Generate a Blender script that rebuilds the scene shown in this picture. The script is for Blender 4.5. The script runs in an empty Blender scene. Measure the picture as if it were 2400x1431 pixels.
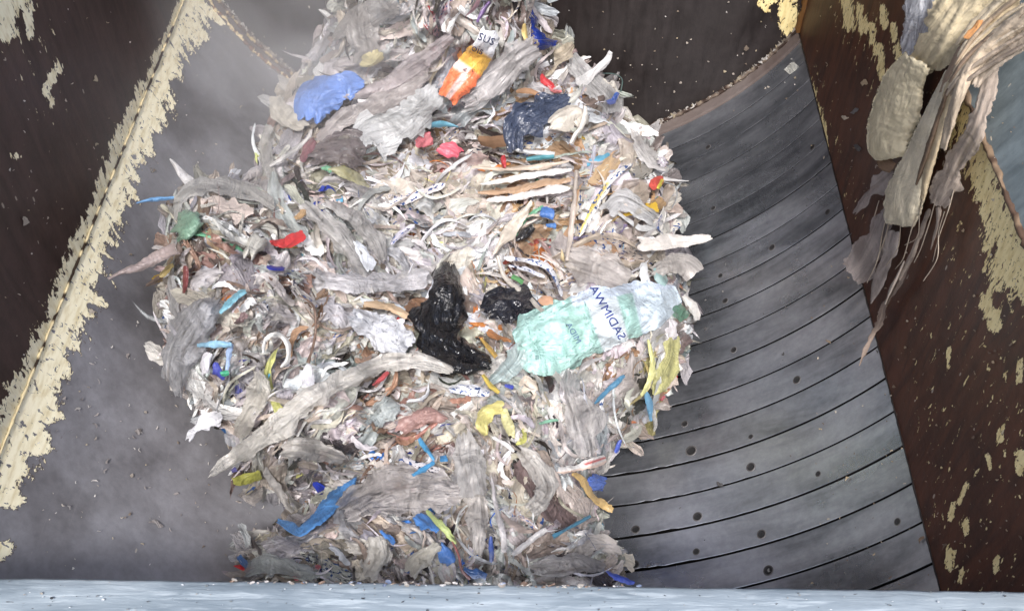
import bpy, math, random
import numpy as np
from mathutils import Matrix, Vector
sc = bpy.context.scene
COL = sc.collection
rng = np.random.default_rng(7)
random.seed(7)

# ------------------------------------------------------------------ camera, world, sun
F = 2400.0; CX, CY = 1200.0, 715.5          # focal length and centre in photo pixels
S = 1.2                                     # trough radius in metres
A3 = np.array([0.99959789, 0.02175799, -0.0181838])
D3 = np.array([0.02835596, -0.76700775, 0.64101095])
B3 = np.array([0.0, 0.641268815, 0.767316301])
M3 = np.stack([A3, D3, -B3])                # camera axes (x right, y down, z forward) -> world
H = 2.36530744 * S
CAM = np.array([0.0, 0.0, H])
cam_d = bpy.data.cameras.new('camera'); cam = bpy.data.objects.new('camera', cam_d); COL.objects.link(cam)
cam_d.sensor_width = 36; cam_d.lens = 36 * F / 2400; cam_d.clip_start = 0.05; cam_d.clip_end = 500
r_, u_, b_ = M3 @ [1, 0, 0], M3 @ [0, -1, 0], M3 @ [0, 0, -1]
cam.matrix_world = Matrix(((r_[0], u_[0], b_[0], 0), (r_[1], u_[1], b_[1], 0), (r_[2], u_[2], b_[2], H), (0, 0, 0, 1)))
sc.camera = cam
w = bpy.data.worlds.new('World'); sc.world = w; w.use_nodes = True
nt = w.node_tree; bg = nt.nodes['Background']; sky = nt.nodes.new('ShaderNodeTexSky')
sky.sky_type = 'NISHITA'; sky.sun_disc = False
SUN_EL, SUN_AZ = math.radians(58), math.radians(180)      # azimuth clockwise from +Y: light from behind the camera
sky.sun_elevation = SUN_EL; sky.sun_rotation = SUN_AZ; sky.air_density = 1.0; sky.dust_density = 4.0; sky.ozone_density = 0.6
nt.links.new(sky.outputs[0], bg.inputs[0]); bg.inputs[1].default_value = 0.13
sl = bpy.data.lights.new('sun', 'SUN'); sl.energy = 2.3; sl.angle = math.radians(11); sl.color = (1, 0.99, 0.975)
so = bpy.data.objects.new('sun', sl); COL.objects.link(so)
sd = Vector((math.sin(SUN_AZ) * math.cos(SUN_EL), math.cos(SUN_AZ) * math.cos(SUN_EL), math.sin(SUN_EL)))
so.rotation_euler = sd.to_track_quat('Z', 'Y').to_euler(); so.location = (0, 0, 8)
sc.view_settings.view_transform = 'Standard'; sc.view_settings.look = 'None'
sc.view_settings.exposure = 1.05; sc.view_settings.gamma = 1
sc.cycles.max_bounces = 6; sc.cycles.diffuse_bounces = 3; sc.cycles.glossy_bounces = 2
sc.cycles.transparent_max_bounces = 10; sc.cycles.transmission_bounces = 3

# ------------------------------------------------------------------ geometry helpers
def lin(c, k=1.0):
    c = np.asarray(c, float) / 255.0
    return np.where(c <= 0.04045, c / 12.92, ((c + 0.055) / 1.055) ** 2.4) * k
def ray(px, py):
    v = np.stack([(np.asarray(px, float) - CX) / F, (np.asarray(py, float) - CY) / F, np.ones(np.broadcast(px, py).shape)], -1)
    return v @ M3.T
def pt(px, py, z):
    """point z metres in front of the camera plane along the sight line of a photo pixel"""
    return CAM + ray(px, py) * np.asarray(z, float)[..., None]
def proj(P):
    q = (np.asarray(P) - CAM) @ M3
    return q[..., 0] / q[..., 2] * F + CX, q[..., 1] / q[..., 2] * F + CY
XC, ZC, R = -0.06499778 * S, H - 1.36530744 * S, S         # trough axis (parallel to Y) and radius
PL, PR = -1.244, 1.0475                                    # angles of its two edges
XL, XR = XC + R * math.sin(PL), XC + R * math.sin(PR)
ZL, ZR = ZC - R * math.cos(PL), ZC - R * math.cos(PR)
YB = 2.675 * S; YR = 2.6227 * S                            # end wall, rim line
rr = ray(2345, 420); ZP = H + rr[2] * XR / rr[0]            # height of the bend in the right wall
PDX, PDZ = 0.35, 0.72                                      # slope of the grey plate beyond the bend
def zfloor(px, py):
    r = ray(px, py); big = 99.0
    out = np.full(r.shape[:-1], big)
    rx, ry, rz = r[..., 0], r[..., 1], r[..., 2]
    # trough
    a = rx**2 + rz**2; b = -2 * (rx * XC + rz * (ZC - H)); c = XC**2 + (ZC - H)**2 - R * R
    dd = np.sqrt(np.maximum(b * b - 4 * a * c, 0)); s = (-b + dd) / (2 * a)
    ph = np.arctan2(rx * s - XC, ZC - H - rz * s)
    ok = (ph > PL) & (ph < PR) & (ry * s < YB); out = np.where(ok, np.minimum(out, s), out)
    for X, z0 in ((XL, ZL), (XR, ZR)):
        s = X / np.where(abs(rx) < 1e-6, 1e-6, rx); z = H + rz * s
        ok = (s > 0) & (z >= z0) & (ry * s < YB) & ((z < ZP) | (X < 0)); out = np.where(ok, np.minimum(out, s), out)
    s = YB / ry; x = rx * s; ok = (x > XL) & (x < XR + 0.6); out = np.where(ok, np.minimum(out, s), out)
    den = rx * PDZ - rz * PDX; s = (XR * PDZ - (ZP - H) * PDX) / np.where(abs(den) < 1e-6, 1e-6, den)
    ok = (s > 0) & (H + rz * s > ZP) & (ry * s < YB + 1); out = np.where(ok, np.minimum(out, s), out)
    return np.where(out > 20, 2.5, out)

# value noise
_lat = rng.random((64, 64))
def vn(x, y, seed=0):
    x = np.asarray(x, float) + seed * 17.3; y = np.asarray(y, float) + seed * 9.7
    xi, yi = np.floor(x).astype(int), np.floor(y).astype(int); fx, fy = x - xi, y - yi
    fx = fx * fx * (3 - 2 * fx); fy = fy * fy * (3 - 2 * fy)
    g = lambda i, j: _lat[i % 64, j % 64]
    return (g(xi, yi) * (1 - fx) + g(xi + 1, yi) * fx) * (1 - fy) + (g(xi, yi + 1) * (1 - fx) + g(xi + 1, yi + 1) * fx) * fy
def fbm(x, y, seed=0, o=4):
    return sum(vn(x * 2**k, y * 2**k, seed + k) / 2**k for k in range(o)) / (2 - 2.0**(1 - o)) - 0.5

def ridge(x, y, seed=0): return 1 - np.abs(2 * vn(x, y, seed) - 1)
def mesh_np(name, V, Q, mat, parent=None, col=None, suv=None, smooth=True, extra=None, uv=None):
    me = bpy.data.meshes.new(name)
    V = np.ascontiguousarray(np.asarray(V, np.float32).reshape(-1, 3)); Q = np.asarray(Q, np.int32)
    k = Q.shape[1]
    me.vertices.add(len(V)); me.vertices.foreach_set('co', V.ravel())
    me.loops.add(Q.size); me.loops.foreach_set('vertex_index', Q.ravel())
    me.polygons.add(len(Q)); me.polygons.foreach_set('loop_start', np.arange(0, Q.size, k, dtype=np.int32))
    me.polygons.foreach_set('use_smooth', np.full(len(Q), smooth))
    if col is not None:
        at = me.attributes.new('Col', 'FLOAT_COLOR', 'POINT'); at.data.foreach_set('color', np.asarray(col, np.float32).ravel())
    if suv is not None:
        at = me.attributes.new('suv', 'FLOAT_VECTOR', 'POINT'); at.data.foreach_set('vector', np.asarray(suv, np.float32).ravel())
    for nme, arr in (extra or {}).items():
        at = me.attributes.new(nme, 'FLOAT', 'POINT'); at.data.foreach_set('value', np.asarray(arr, np.float32).ravel())
    me.update(); me.validate()
    if mat: me.materials.append(mat)
    o = bpy.data.objects.new(name, me); COL.objects.link(o)
    if parent: o.parent = parent
    return o
def gridq(n, m, off=0):
    i, j = np.meshgrid(np.arange(n - 1), np.arange(m - 1), indexing='ij'); a = (i * m + j).ravel() + off
    return np.stack([a, a + m, a + m + 1, a + 1], 1)
def tag(o, label, cat, group=None, kind=None):
    if label: o['label'] = label
    if cat: o['category'] = cat
    if group: o['group'] = group
    if kind: o['kind'] = kind
    return o
def empty(name, loc=(0, 0, 0)):
    o = bpy.data.objects.new(name, None); o.location = loc; o.empty_display_size = 0.05; COL.objects.link(o); return o
def boxv(p0, p1):
    x0, y0, z0 = p0; x1, y1, z1 = p1
    V = [(x, y, z) for x in (x0, x1) for y in (y0, y1) for z in (z0, z1)]
    return V, [(0, 1, 3, 2), (4, 6, 7, 5), (0, 4, 5, 1), (2, 3, 7, 6), (0, 2, 6, 4), (1, 5, 7, 3)]

# ------------------------------------------------------------------ materials
class NB:
    def __init__(s, name):
        s.m = bpy.data.materials.new(name); s.m.use_nodes = True; s.t = s.m.node_tree
        s.p = s.t.nodes['Principled BSDF']; s.o = s.t.nodes['Material Output']
    def n(s, t, **k):
        nd = s.t.nodes.new(t)
        for a, b in k.items(): setattr(nd, a, b)
        return nd
    def l(s, a, b): s.t.links.new(a, b)
    def attr(s, name): return s.n('ShaderNodeAttribute', attribute_name=name)
    def maps(s, vec, scale):
        m = s.n('ShaderNodeMapping'); m.inputs['Scale'].default_value = scale; s.l(vec, m.inputs[0]); return m.outputs[0]
    def noise(s, vec, sc_, det=4, rough=0.6, dist=0):
        m = s.n('ShaderNodeTexNoise'); m.inputs['Scale'].default_value = sc_; m.inputs['Detail'].default_value = det
        m.inputs['Roughness'].default_value = rough; m.inputs['Distortion'].default_value = dist; s.l(vec, m.inputs['Vector']); return m.outputs[0]
    def math(s, op, a, b=None, c=None):
        m = s.n('ShaderNodeMath', operation=op)
        for i, v in enumerate((a, b, c)):
            if v is None: continue
            if isinstance(v, (int, float)): m.inputs[i].default_value = v
            else: s.l(v, m.inputs[i])
        return m.outputs[0]
    def step(s, v, a, b, lo=0.0, hi=1.0):
        m = s.n('ShaderNodeMapRange', interpolation_type='SMOOTHSTEP'); s.l(v, m.inputs[0])
        for i, x in enumerate((a, b, lo, hi)): m.inputs[1 + i].default_value = x
        return m.outputs[0]
    def mix(s, f, a, b, mode='MIX'):
        m = s.n('ShaderNodeMix', data_type='RGBA', blend_type=mode)
        if isinstance(f, (int, float)): m.inputs[0].default_value = f
        else: s.l(f, m.inputs[0])
        for i, v in ((6, a), (7, b)):
            if isinstance(v, (tuple, list, np.ndarray)): m.inputs[i].default_value = (*v[:3], 1)
            else: s.l(v, m.inputs[i])
        return m.outputs[2]
    def bump(s, h, st, dist=0.01, nrm=None):
        m = s.n('ShaderNodeBump'); m.inputs['Strength'].default_value = st; m.inputs['Distance'].default_value = dist
        s.l(h, m.inputs['Height'])
        if nrm: s.l(nrm, m.inputs['Normal'])
        return m.outputs[0]

def film_mat(name, transl=0.22, alpha=1.0, rough=0.34, bump=0.6, spec=0.55, sc1=(5, 13, 1), torn=True):
    b = NB(name); ca = b.attr('Col'); sva = b.attr('suv').outputs['Vector']
    sx = b.n('ShaderNodeSeparateXYZ'); b.l(sva, sx.inputs[0]); edge = sx.outputs[2]
    cx_ = b.n('ShaderNodeCombineXYZ'); b.l(sx.outputs[0], cx_.inputs[0]); b.l(sx.outputs[1], cx_.inputs[1]); sv = cx_.outputs[0]
    g = b.n('ShaderNodeNewGeometry').outputs['Position']
    rdg = lambda v, k: b.math('MULTIPLY', b.math('ABSOLUTE', b.math('SUBTRACT', v, 0.5)), k)
    st = rdg(b.noise(b.maps(sv, sc1), 1.7, 4, 0.5, 1.0), 3.0)              # long creases
    cr = rdg(b.noise(sv, 13, 5, 0.55, 0.8), 3.0)                            # crinkle in every direction
    d = b.step(b.noise(g, 9, 5, 0.7, 0.5), 0.36, 0.60, 0.80, 1.06)           # soiling
    m = b.n('ShaderNodeVectorMath', operation='SCALE'); b.l(ca.outputs['Color'], m.inputs[0]); b.l(d, m.inputs['Scale'])
    pm = b.math('MULTIPLY', b.step(b.noise(b.maps(sv, (38, 70, 1)), 1.7, 3, 0.5, 0.6), 0.55, 0.58), b.math('GREATER_THAN', ca.outputs['Alpha'], 0.5))
    tc = b.mix(b.step(b.noise(sv, 6), 0.45, 0.5), (0.012, 0.015, 0.04), (0.03, 0.08, 0.25))
    col = b.mix(pm, m.outputs[0], tc)
    b.l(col, b.p.inputs['Base Color']); b.p.inputs['Roughness'].default_value = rough
    b.p.inputs['Specular IOR Level'].default_value = spec
    nr = b.bump(cr, bump, 0.012); nr = b.bump(st, bump * 0.8, 0.012, nr); b.l(nr, b.p.inputs['Normal'])
    tr = b.n('ShaderNodeBsdfTranslucent'); b.l(col, tr.inputs[0]); b.l(nr, tr.inputs['Normal'])
    mx = b.n('ShaderNodeMixShader'); mx.inputs[0].default_value = transl
    b.l(b.p.outputs[0], mx.inputs[1]); b.l(tr.outputs[0], mx.inputs[2]); outp = mx.outputs[0]
    if torn:
        tn = b.noise(sv, 26, 4, 0.65, 0.4)
        keep = b.step(b.math('ADD', b.math('MULTIPLY', edge, 0.62), b.math('MULTIPLY', tn, 0.75)), 0.78, 0.83, 1.0, 0.0)
        av = keep
        if alpha < 1: av = b.math('MULTIPLY', keep, b.step(b.math('ADD', st, b.math('MULTIPLY', cr, 0.5)), 0.0, 0.7, alpha + 0.25, alpha - 0.12))
        tp = b.n('ShaderNodeBsdfTransparent'); m2 = b.n('ShaderNodeMixShader'); b.l(av, m2.inputs[0])
        b.l(tp.outputs[0], m2.inputs[1]); b.l(outp, m2.inputs[2]); outp = m2.outputs[0]
    b.l(outp, b.o.inputs[0]); return b.m
FILM = film_mat('plastic_film_material')
SOLID = film_mat('heap_core_material', 0, torn=False)
SHRED = film_mat('shredded_film_material', 0.22, torn=False, bump=0.9)
THIN = film_mat('thin_film_material', 0.36, 0.74, 0.27, 0.8, 0.65, (2.6, 15, 1))
SHINY = film_mat('glossy_bag_material', 0.02, 1.0, 0.2, 0.9, 0.8, (5, 9, 1), torn=False)
CLOTH = film_mat('soiled_rag_material', 0.1, 1.0, 0.85, 0.35, 0.15, (3, 16, 1))
GAUZE = film_mat('torn_gauze_material', 0.3, 0.86, 0.8, 0.3, 0.15, (3, 22, 1))
BAGM = film_mat('printed_bag_material', 0.12, 1.0, 0.26, 0.85, 0.5, (3, 8, 1), torn=False)
INK = film_mat('ink_material', 0.0, 1.0, 0.5, 0.1, 0.3, torn=False)

def plate_mat(name, base, base2, dust, dust_amt, paint=None, rough=0.45, metal=0.0, streak=(3, 14, 1), thr=0.0, pst=(7, 14, 1), specks=True, spec=0.4):
    b = NB(name); sv = b.attr('suv').outputs['Vector']
    g = b.n('ShaderNodeNewGeometry').outputs['Position']
    big = b.noise(g, 2.2, 5, 0.6, 0.4); st = b.noise(b.maps(sv, streak), 1.5, 6, 0.65, 0.3); fine = b.noise(g, 40, 4, 0.7)
    col = b.mix(b.step(st, 0.3, 0.7), base, base2)
    da = b.math('MULTIPLY', b.step(b.math('ADD', b.math('MULTIPLY', big, 0.6), b.math('MULTIPLY', st, 0.4)), 0.36, 0.64), dust_amt)
    col = b.mix(da, col, dust)
    sc_ = b.noise(b.maps(sv, (1.5, 60, 1)), 2.0, 3, 0.6, 0.1)
    col = b.mix(b.math('MULTIPLY', b.step(sc_, 0.64, 0.72), 0.12), col, dust)
    col = b.mix(b.step(fine, 0.3, 0.7, 0.0, 0.16), col, (0, 0, 0))
    h = b.math('ADD', b.math('MULTIPLY', st, 0.3), b.math('MULTIPLY', fine, 0.25))
    rg = b.step(big, 0.3, 0.7, rough - 0.08, rough + 0.14)
    if paint is not None:
        pa = b.attr('paint').outputs['Fac']
        n1 = b.noise(b.maps(sv, pst), 1.7, 5, 0.6, 0.5)
        n2 = b.noise(b.maps(sv, (22, 60, 1)), 2.0, 3, 0.6, 0.8)
        v = b.math('ADD', b.math('MULTIPLY', pa, 1.5), b.math('MULTIPLY', b.math('SUBTRACT', n1, 0.5), 4.4))
        v = b.math('ADD', v, b.math('MULTIPLY', b.math('SUBTRACT', n2, 0.5), 1.6))
        hl = b.noise(b.maps(sv, (pst[0] * 2.2, pst[1] * 2.2, 1)), 2.2, 3, 0.6, 1.0)
        v = b.math('SUBTRACT', v, b.step(hl, 0.60, 0.66, 0.0, 1.9))
        pm = b.step(v, 0.42 + thr, 0.5 + thr)
        pcol = b.mix(b.step(b.noise(b.maps(sv, (10, 30, 1)), 2, 4), 0.4, 0.75), paint, tuple(np.array(paint) * (0.74, 0.68, 0.55)))
        rim = b.math('MULTIPLY', b.step(v, 0.2 + thr, 0.42 + thr), b.math('SUBTRACT', 1.0, pm))
        col = b.mix(b.math('MULTIPLY', rim, 0.8), col, (0.045, 0.022, 0.010))
        col = b.mix(pm, col, pcol)
        h = b.math('ADD', h, b.math('MULTIPLY', pm, 0.9))
    if specks:
        vo = b.n('ShaderNodeTexVoronoi'); vo.inputs['Scale'].default_value = 9; vo.inputs['Randomness'].default_value = 1
        b.l(b.maps(sv, (1, 2.2, 1)), vo.inputs['Vector'])
        spk = b.math('MULTIPLY', b.math('LESS_THAN', vo.outputs['Distance'], 0.075), b.math('GREATER_THAN', b.noise(g, 7), 0.5))
        col = b.mix(b.math('MULTIPLY', spk, 0.55), col, (0.5, 0.45, 0.38))
    b.l(col, b.p.inputs['Base Color']); b.l(rg, b.p.inputs['Roughness']); b.p.inputs['Metallic'].default_value = metal
    b.p.inputs['Specular IOR Level'].default_value = spec
    b.l(b.bump(h, 0.55, 0.006), b.p.inputs['Normal']); return b.m
CREAM = tuple(lin((250, 242, 212), 1.0)); CREAM_R = tuple(lin((240, 222, 166), 0.95))
WALLM = plate_mat('brown_plate_material', lin((42, 22, 19)), lin((64, 38, 32)), lin((88, 76, 74)), 0.35, CREAM)
WALLR = plate_mat('brown_plate_right_material', lin((54, 28, 18)), lin((92, 50, 30)), lin((74, 54, 44)), 0.25, CREAM_R, pst=(13, 26, 1))
ENDM = plate_mat('end_wall_material', lin((32, 27, 26)), lin((42, 35, 34)), lin((66, 62, 62)), 0.4, CREAM_R)
FLOORM = plate_mat('dusty_floor_material', lin((88, 86, 89)), lin((104, 102, 106)), lin((146, 146, 152)), 0.75, CREAM, 0.36, 0.0, (2.2, 1.4, 1), pst=(13, 7, 1))
BARM = plate_mat('worn_steel_material', lin((92, 96, 103)), lin((150, 155, 163)), lin((190, 192, 200)), 0.6, None, 0.29, 0.82, (1.1, 4.5, 1), specks=False, spec=0.5)
DARKM = plate_mat('dark_steel_material', lin((26, 25, 26)), lin((36, 34, 34)), lin((60, 58, 58)), 0.2, None, 0.5)
GAP_SHADE = plate_mat('gap_shade_material', lin((14, 13, 13)), lin((18, 16, 16)), lin((30, 28, 28)), 0.2, None, 0.8, specks=False, spec=0.1)  # near black colour standing in for shade in the gaps between bars
RIMM = plate_mat('rusty_rim_material', lin((88, 78, 75)), lin((66, 50, 43)), lin((118, 110, 107)), 0.5, None, 0.7, specks=False)
PANELM = plate_mat('grey_plate_material', lin((84, 93, 97)), lin((94, 104, 108)), lin((150, 162, 166)), 0.35, None, 0.5)

def beam_mat():
    b = NB('pale_beam_material'); sv = b.attr('suv').outputs['Vector']
    big = b.noise(b.maps(sv, (1.2, 6, 1)), 2.0, 5, 0.6, 0.5); st = b.noise(b.maps(sv, (5, 55, 1)), 1.5, 5, 0.65, 0.4); sp = b.noise(b.maps(sv, (14, 60, 1)), 2.2, 3, 0.6, 0.3)
    col = b.mix(b.step(big, 0.35, 0.65), tuple(lin((98, 110, 120))), tuple(lin((132, 143, 152))))
    col = b.mix(b.math('MULTIPLY', b.step(st, 0.5, 0.68), 0.6), col, tuple(lin((164, 174, 182))))
    col = b.mix(b.math('MULTIPLY', b.step(st, 0.42, 0.28), 0.5), col, tuple(lin((84, 94, 104))))
    col = b.mix(b.math('MULTIPLY', b.step(sp, 0.69, 0.73), 0.8), col, (0.03, 0.03, 0.035)); col = b.mix(b.math('MULTIPLY', b.step(sp, 0.29, 0.26), 0.7), col, (0.75, 0.76, 0.78))
    b.l(col, b.p.inputs['Base Color']); b.p.inputs['Roughness'].default_value = 0.45; b.l(b.bump(st, 0.5, 0.004), b.p.inputs['Normal']); return b.m
BEAMM = beam_mat()
# ------------------------------------------------------------------ the hopper: trough, walls, liner bars
hopper = empty('steel_hopper', (XC, 2.0, 0))
tag(hopper, 'worn steel hopper with grooved curved lining, brown walls and flaking cream paint', 'hopper')
HL = hopper.location
def local(V): return np.asarray(V, float) - np.array(HL)
def caps(px, py, L):
    out = np.full(px.shape, -3.0)
    for x1, y1, x2, y2, r1, r2 in L:
        dx, dy = x2 - x1, y2 - y1; t = np.clip(((px - x1) * dx + (py - y1) * dy) / max(dx * dx + dy * dy, 1e-6), 0, 1)
        d = np.hypot(px - x1 - t * dx, py - y1 - t * dy); out = np.maximum(out, 1.0 - d / (r1 + (r2 - r1) * t) * 1.0)
    return out
Y0 = 0.45
def cyl_sheet(name, mat, p0, p1, y0, y1, rad, n, m, caplist=None, off=0.0, thick=0.02):
    ph = np.linspace(p0, p1, n)[:, None] + np.zeros((1, m)); y = np.linspace(y0, y1, m)[None, :] + np.zeros((n, 1))
    V = np.stack([XC + rad * np.sin(ph), y, ZC - rad * np.cos(ph)], -1)
    suv = np.stack([y, ph * R, y * 0], -1)
    ex = {}
    if caplist is not None:
        px, py = proj(V); ex['paint'] = caps(px, py, caplist)
    return mesh_np(name, local(V), gridq(n, m), mat, hopper, suv=suv.reshape(-1, 3), extra={k: v.ravel() for k, v in ex.items()})
LC = [(446, -10, 360, 230, 50, 48), (360, 230, 245, 500, 62, 54), (245, 500, 190, 640, 50, 50), (190, 640, 150, 760, 76, 60), (150, 760, 60, 1010, 60, 72), (60, 1010, 20, 1110, 78, 56),
      (470, 20, 520, 50, 34, 12), (440, 40, 470, 90, 40, 26), (10, 1165, 25, 1165, 34, 30), (0, 1290, 8, 1290, 34, 30), (215, 690, 250, 715, 22, 14)]
# floor plate left of the bars, backing shell below the bars
fl = cyl_sheet('floor_plate', FLOORM, PL, -0.10, Y0, YB, R, 120, 220, LC)
cyl_sheet('backing_shell', GAP_SHADE, -0.14, PR, Y0, YB, R + 0.03, 40, 6)
# liner bars
PITCH = 0.0894 * S; t0 = 1.0144 * S
k0 = int(math.floor((Y0 - t0) / PITCH)); PHB = -0.16
edges = [t0 + PITCH * k for k in range(k0, 40) if t0 + PITCH * k < YR - 0.03] + [YR]
nph = 60
for bi in range(len(edges) - 1):
    y0, y1 = edges[bi], edges[bi + 1]
    far = min(1.0, max(0.0, (y0 - 1.9) / 0.8))
    gap = 0.006 - 0.0035 * far
    ph = np.linspace(PHB, PR - 0.002, nph)
    # chipped edges towards the bottom of the trough
    wear = np.clip((0.72 - ph) / 0.5, 0, 1) * (1 - far)
    j0 = np.abs(fbm(ph * 60, ph * 0 + bi, 3)) * 0.02 * wear + np.where(vn(ph * 45, ph * 0 + bi * 3.1, 5) > 0.86, 0.008, 0) * wear
    ya, yb = y0 + gap / 2, y1 - gap / 2
    rj = R + 0.0006 * math.sin(bi * 2.4)                      # bars sit a little uneven
    rows = []
    rows.append((rj + 0.028, ya + j0)); rows.append((rj + 0.001, ya + j0)); rows.append((rj, ya + 0.0012 + j0))
    for q in (0.2, 0.4, 0.6, 0.8): rows.append((rj, ya + (yb - ya) * q + ph * 0))
    rows.append((rj, yb - 0.0012 + ph * 0)); rows.append((rj + 0.001, yb + ph * 0)); rows.append((rj + 0.028, yb + ph * 0))
    V = np.stack([np.stack([XC + r * np.sin(ph), y + ph * 0, ZC - r * np.cos(ph)], -1) for r, y in rows], 1)
    sv = np.stack([np.stack([ph * R + bi * 3.7, y + ph * 0 + bi * 1.3, ph * 0], -1) for r, y in rows], 1)
    o = mesh_np('lining_bar', local(V), gridq(nph, len(rows)), BARM, hopper, suv=sv.reshape(-1, 3), smooth=False)
    o.data.materials.append(GAP_SHADE); mi = np.zeros((nph - 1, len(rows) - 1), np.int32); mi[:, :1] = 1; mi[:, -1:] = 1; o.data.polygons.foreach_set('material_index', mi.ravel())  # bar side faces get the painted gap shade
# rim strip at the far end
nr = 90; ph = np.linspace(PL, PR, nr)
rows = [(R + 0.03, YR + 0.006), (R - 0.004, YR + 0.006), (R - 0.006, YR + 0.012), (R - 0.006, YB - 0.008), (R - 0.012, YB - 0.001)]
V = np.stack([np.stack([XC + (r + 0.004 * fbm(ph * 30, ph * 0 + i, 2)) * np.sin(ph), y + ph * 0, ZC - (r + 0.004 * fbm(ph * 30, ph * 0 + i, 2)) * np.cos(ph)], -1) for i, (r, y) in enumerate(rows)], 1)
mesh_np('rim_strip', local(V), gridq(nr, len(rows)), RIMM, hopper, suv=np.stack(np.broadcast_arrays(ph[:, None] * R, np.array([r[1] for r in rows])[None] * 1.0, 0.0), -1).reshape(-1, 3))
# side walls, end wall, grey plate
def wall_sheet(name, mat, org, u, v, nu, nv, caplist, scatter=()):
    uu, vv = np.linspace(0, 1, nu)[:, None, None], np.linspace(0, 1, nv)[None, :, None]
    V = np.array(org) + uu * np.array(u) + vv * np.array(v)
    suv = np.stack(np.broadcast_arrays(vv[..., 0] * np.linalg.norm(v), uu[..., 0] * np.linalg.norm(u), 0.0), -1)
    px, py = proj(V)
    return mesh_np(name, local(V), gridq(nu, nv), mat, hopper, suv=suv.reshape(-1, 3), extra={'paint': np.maximum(caps(px, py, caplist), np.minimum(caps(px, py, scatter), -.16) if scatter else -3).ravel()})
LW = [(432, 0, 395, 90, 18, 18), (395, 90, 270, 385, 20, 38), (270, 385, 190, 575, 30, 26), (190, 575, 110, 790, 34, 34), (110, 790, 50, 925, 34, 44), (50, 925, 0, 1050, 44, 40),
      (20, 0, 10, 60, 60, 44), (60, 0, 70, 90, 22, 10), (105, 215, 135, 160, 15, 15), (122, 230, 124, 245, 9, 8), (34, 362, 40, 368, 12, 12)]
wall_sheet('left_wall', WALLM, (XL, Y0, ZL), (0, YB - Y0, 0), (0, 0, 1.75), 260, 150, LW, [(20, 0, 120, 250, 70, 40), (30, 340, 40, 380, 40, 40)])
RW = [(1893, 190, 1915, 280, 14, 20), (1925, 280, 1945, 380, 10, 4), (1985, 0, 1990, 60, 20, 18), (2012, 20, 2022, 70, 16, 14), (2040, 60, 2046, 100, 12, 10), (2068, 20, 2072, 60, 12, 12), (2058, 110, 2070, 180, 16, 14), (2092, 60, 2096, 90, 10, 10), (2104, 110, 2110, 190, 13, 12),
      (2290, 260, 2310, 400, 90, 60), (2330, 330, 2400, 560, 40, 36), (2300, 400, 2340, 520, 40, 46), (2350, 520, 2360, 640, 60, 60), (2310, 700, 2330, 760, 22, 26), (2400, 540, 2405, 700, 40, 30),
      (2224, 820, 2222, 860, 8, 6), (2392, 850, 2390, 890, 12, 10), (2350, 1010, 2335, 1040, 13, 9), (2395, 1060, 2388, 1110, 18, 12), (2262, 1140, 2248, 1175, 9, 10), (2236, 1185, 2226, 1215, 11, 8),
      (2262, 1228, 2266, 1242, 14, 12), (2315, 1070, 2322, 1100, 8, 7), (2228, 1290, 2224, 1330, 13, 9), (2253, 1335, 2250, 1365, 8, 8), (2338, 1305, 2332, 1340, 11, 8)]
wall_sheet('right_wall', WALLR, (XR, Y0, ZR), (0, YB - Y0, 0), (0, 0, ZP - ZR), 260, 170, RW, [(2240, 760, 2320, 1380, 90, 130), (2390, 640, 2390, 1380, 90, 90), (2000, -20, 2100, 210, 60, 50), (1900, 180, 2010, 520, 26, 16), (2290, 400, 2340, 760, 80, 80)])
EW = [(1845, -20, 1850, 60, 52, 34), (1855, 60, 1862, 90, 28, 14), (1790, 0, 1800, 20, 22, 12), (500, 20, 540, 60, 10, 6)]
ew = wall_sheet('end_wall', ENDM, (XL, YB, ZC - R), (XR - XL + 0.02, 0, 0), (0, 0, 2.9), 200, 120, EW)
wall_sheet('grey_plate', PANELM, (XR + 0.001, Y0, ZP), (0, YB - Y0 + 1.0, 0), (PDX * 1.6, 0, PDZ * 1.6), 10, 10, [(0, -999, 1, -999, 1, 1)])
# welds: lumpy beads along the two seams, the bend and the corner
def bead(name, P, rad, mat, seed, colr, amp=0.5):
    P = np.asarray(P, float); n = len(P); m = 7
    T = np.gradient(P, axis=0); T /= np.linalg.norm(T, axis=1)[:, None]
    up = np.array([0.3, 0.2, 1.0]); N1 = np.cross(T, up); N1 /= np.linalg.norm(N1, axis=1)[:, None]; N2 = np.cross(T, N1)
    a = np.linspace(0, 2 * np.pi, m, endpoint=False)
    rr_ = rad * (1 + amp * fbm(np.arange(n)[:, None] * 0.7, a[None] * 1.3 + seed, seed, 3) * 2)
    V = P[:, None] + rr_[..., None] * (np.cos(a)[None, :, None] * N1[:, None] + np.sin(a)[None, :, None] * N2[:, None])
    q = []
    i, j = np.meshgrid(np.arange(n - 1), np.arange(m), indexing='ij'); i, j = i.ravel(), j.ravel(); j2 = (j + 1) % m
    q = np.stack([i * m + j, i * m + j2, (i + 1) * m + j2, (i + 1) * m + j], 1)
    nn = fbm(np.arange(n) * 0.35, np.zeros(n) + seed, seed, 3)
    c1, c2 = lin(colr[0]), lin(colr[1]); cc = np.where(nn[:, None, None] > -0.02, c1, c2) + np.zeros((n, m, 1))
    col = np.concatenate([cc, np.zeros((n, m, 1))], -1)
    return mesh_np(name, local(V), q, mat, hopper, col=col.reshape(-1, 4), suv=V.reshape(-1, 3))
yy = np.linspace(Y0, YB - 0.01, 260)
bead('weld_seam', np.stack([XL + 0.004 + yy * 0, yy, ZL + yy * 0 + 0.002], -1), 0.003, INK, 1, ((214, 198, 158), (50, 38, 28)), 1.3)
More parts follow.
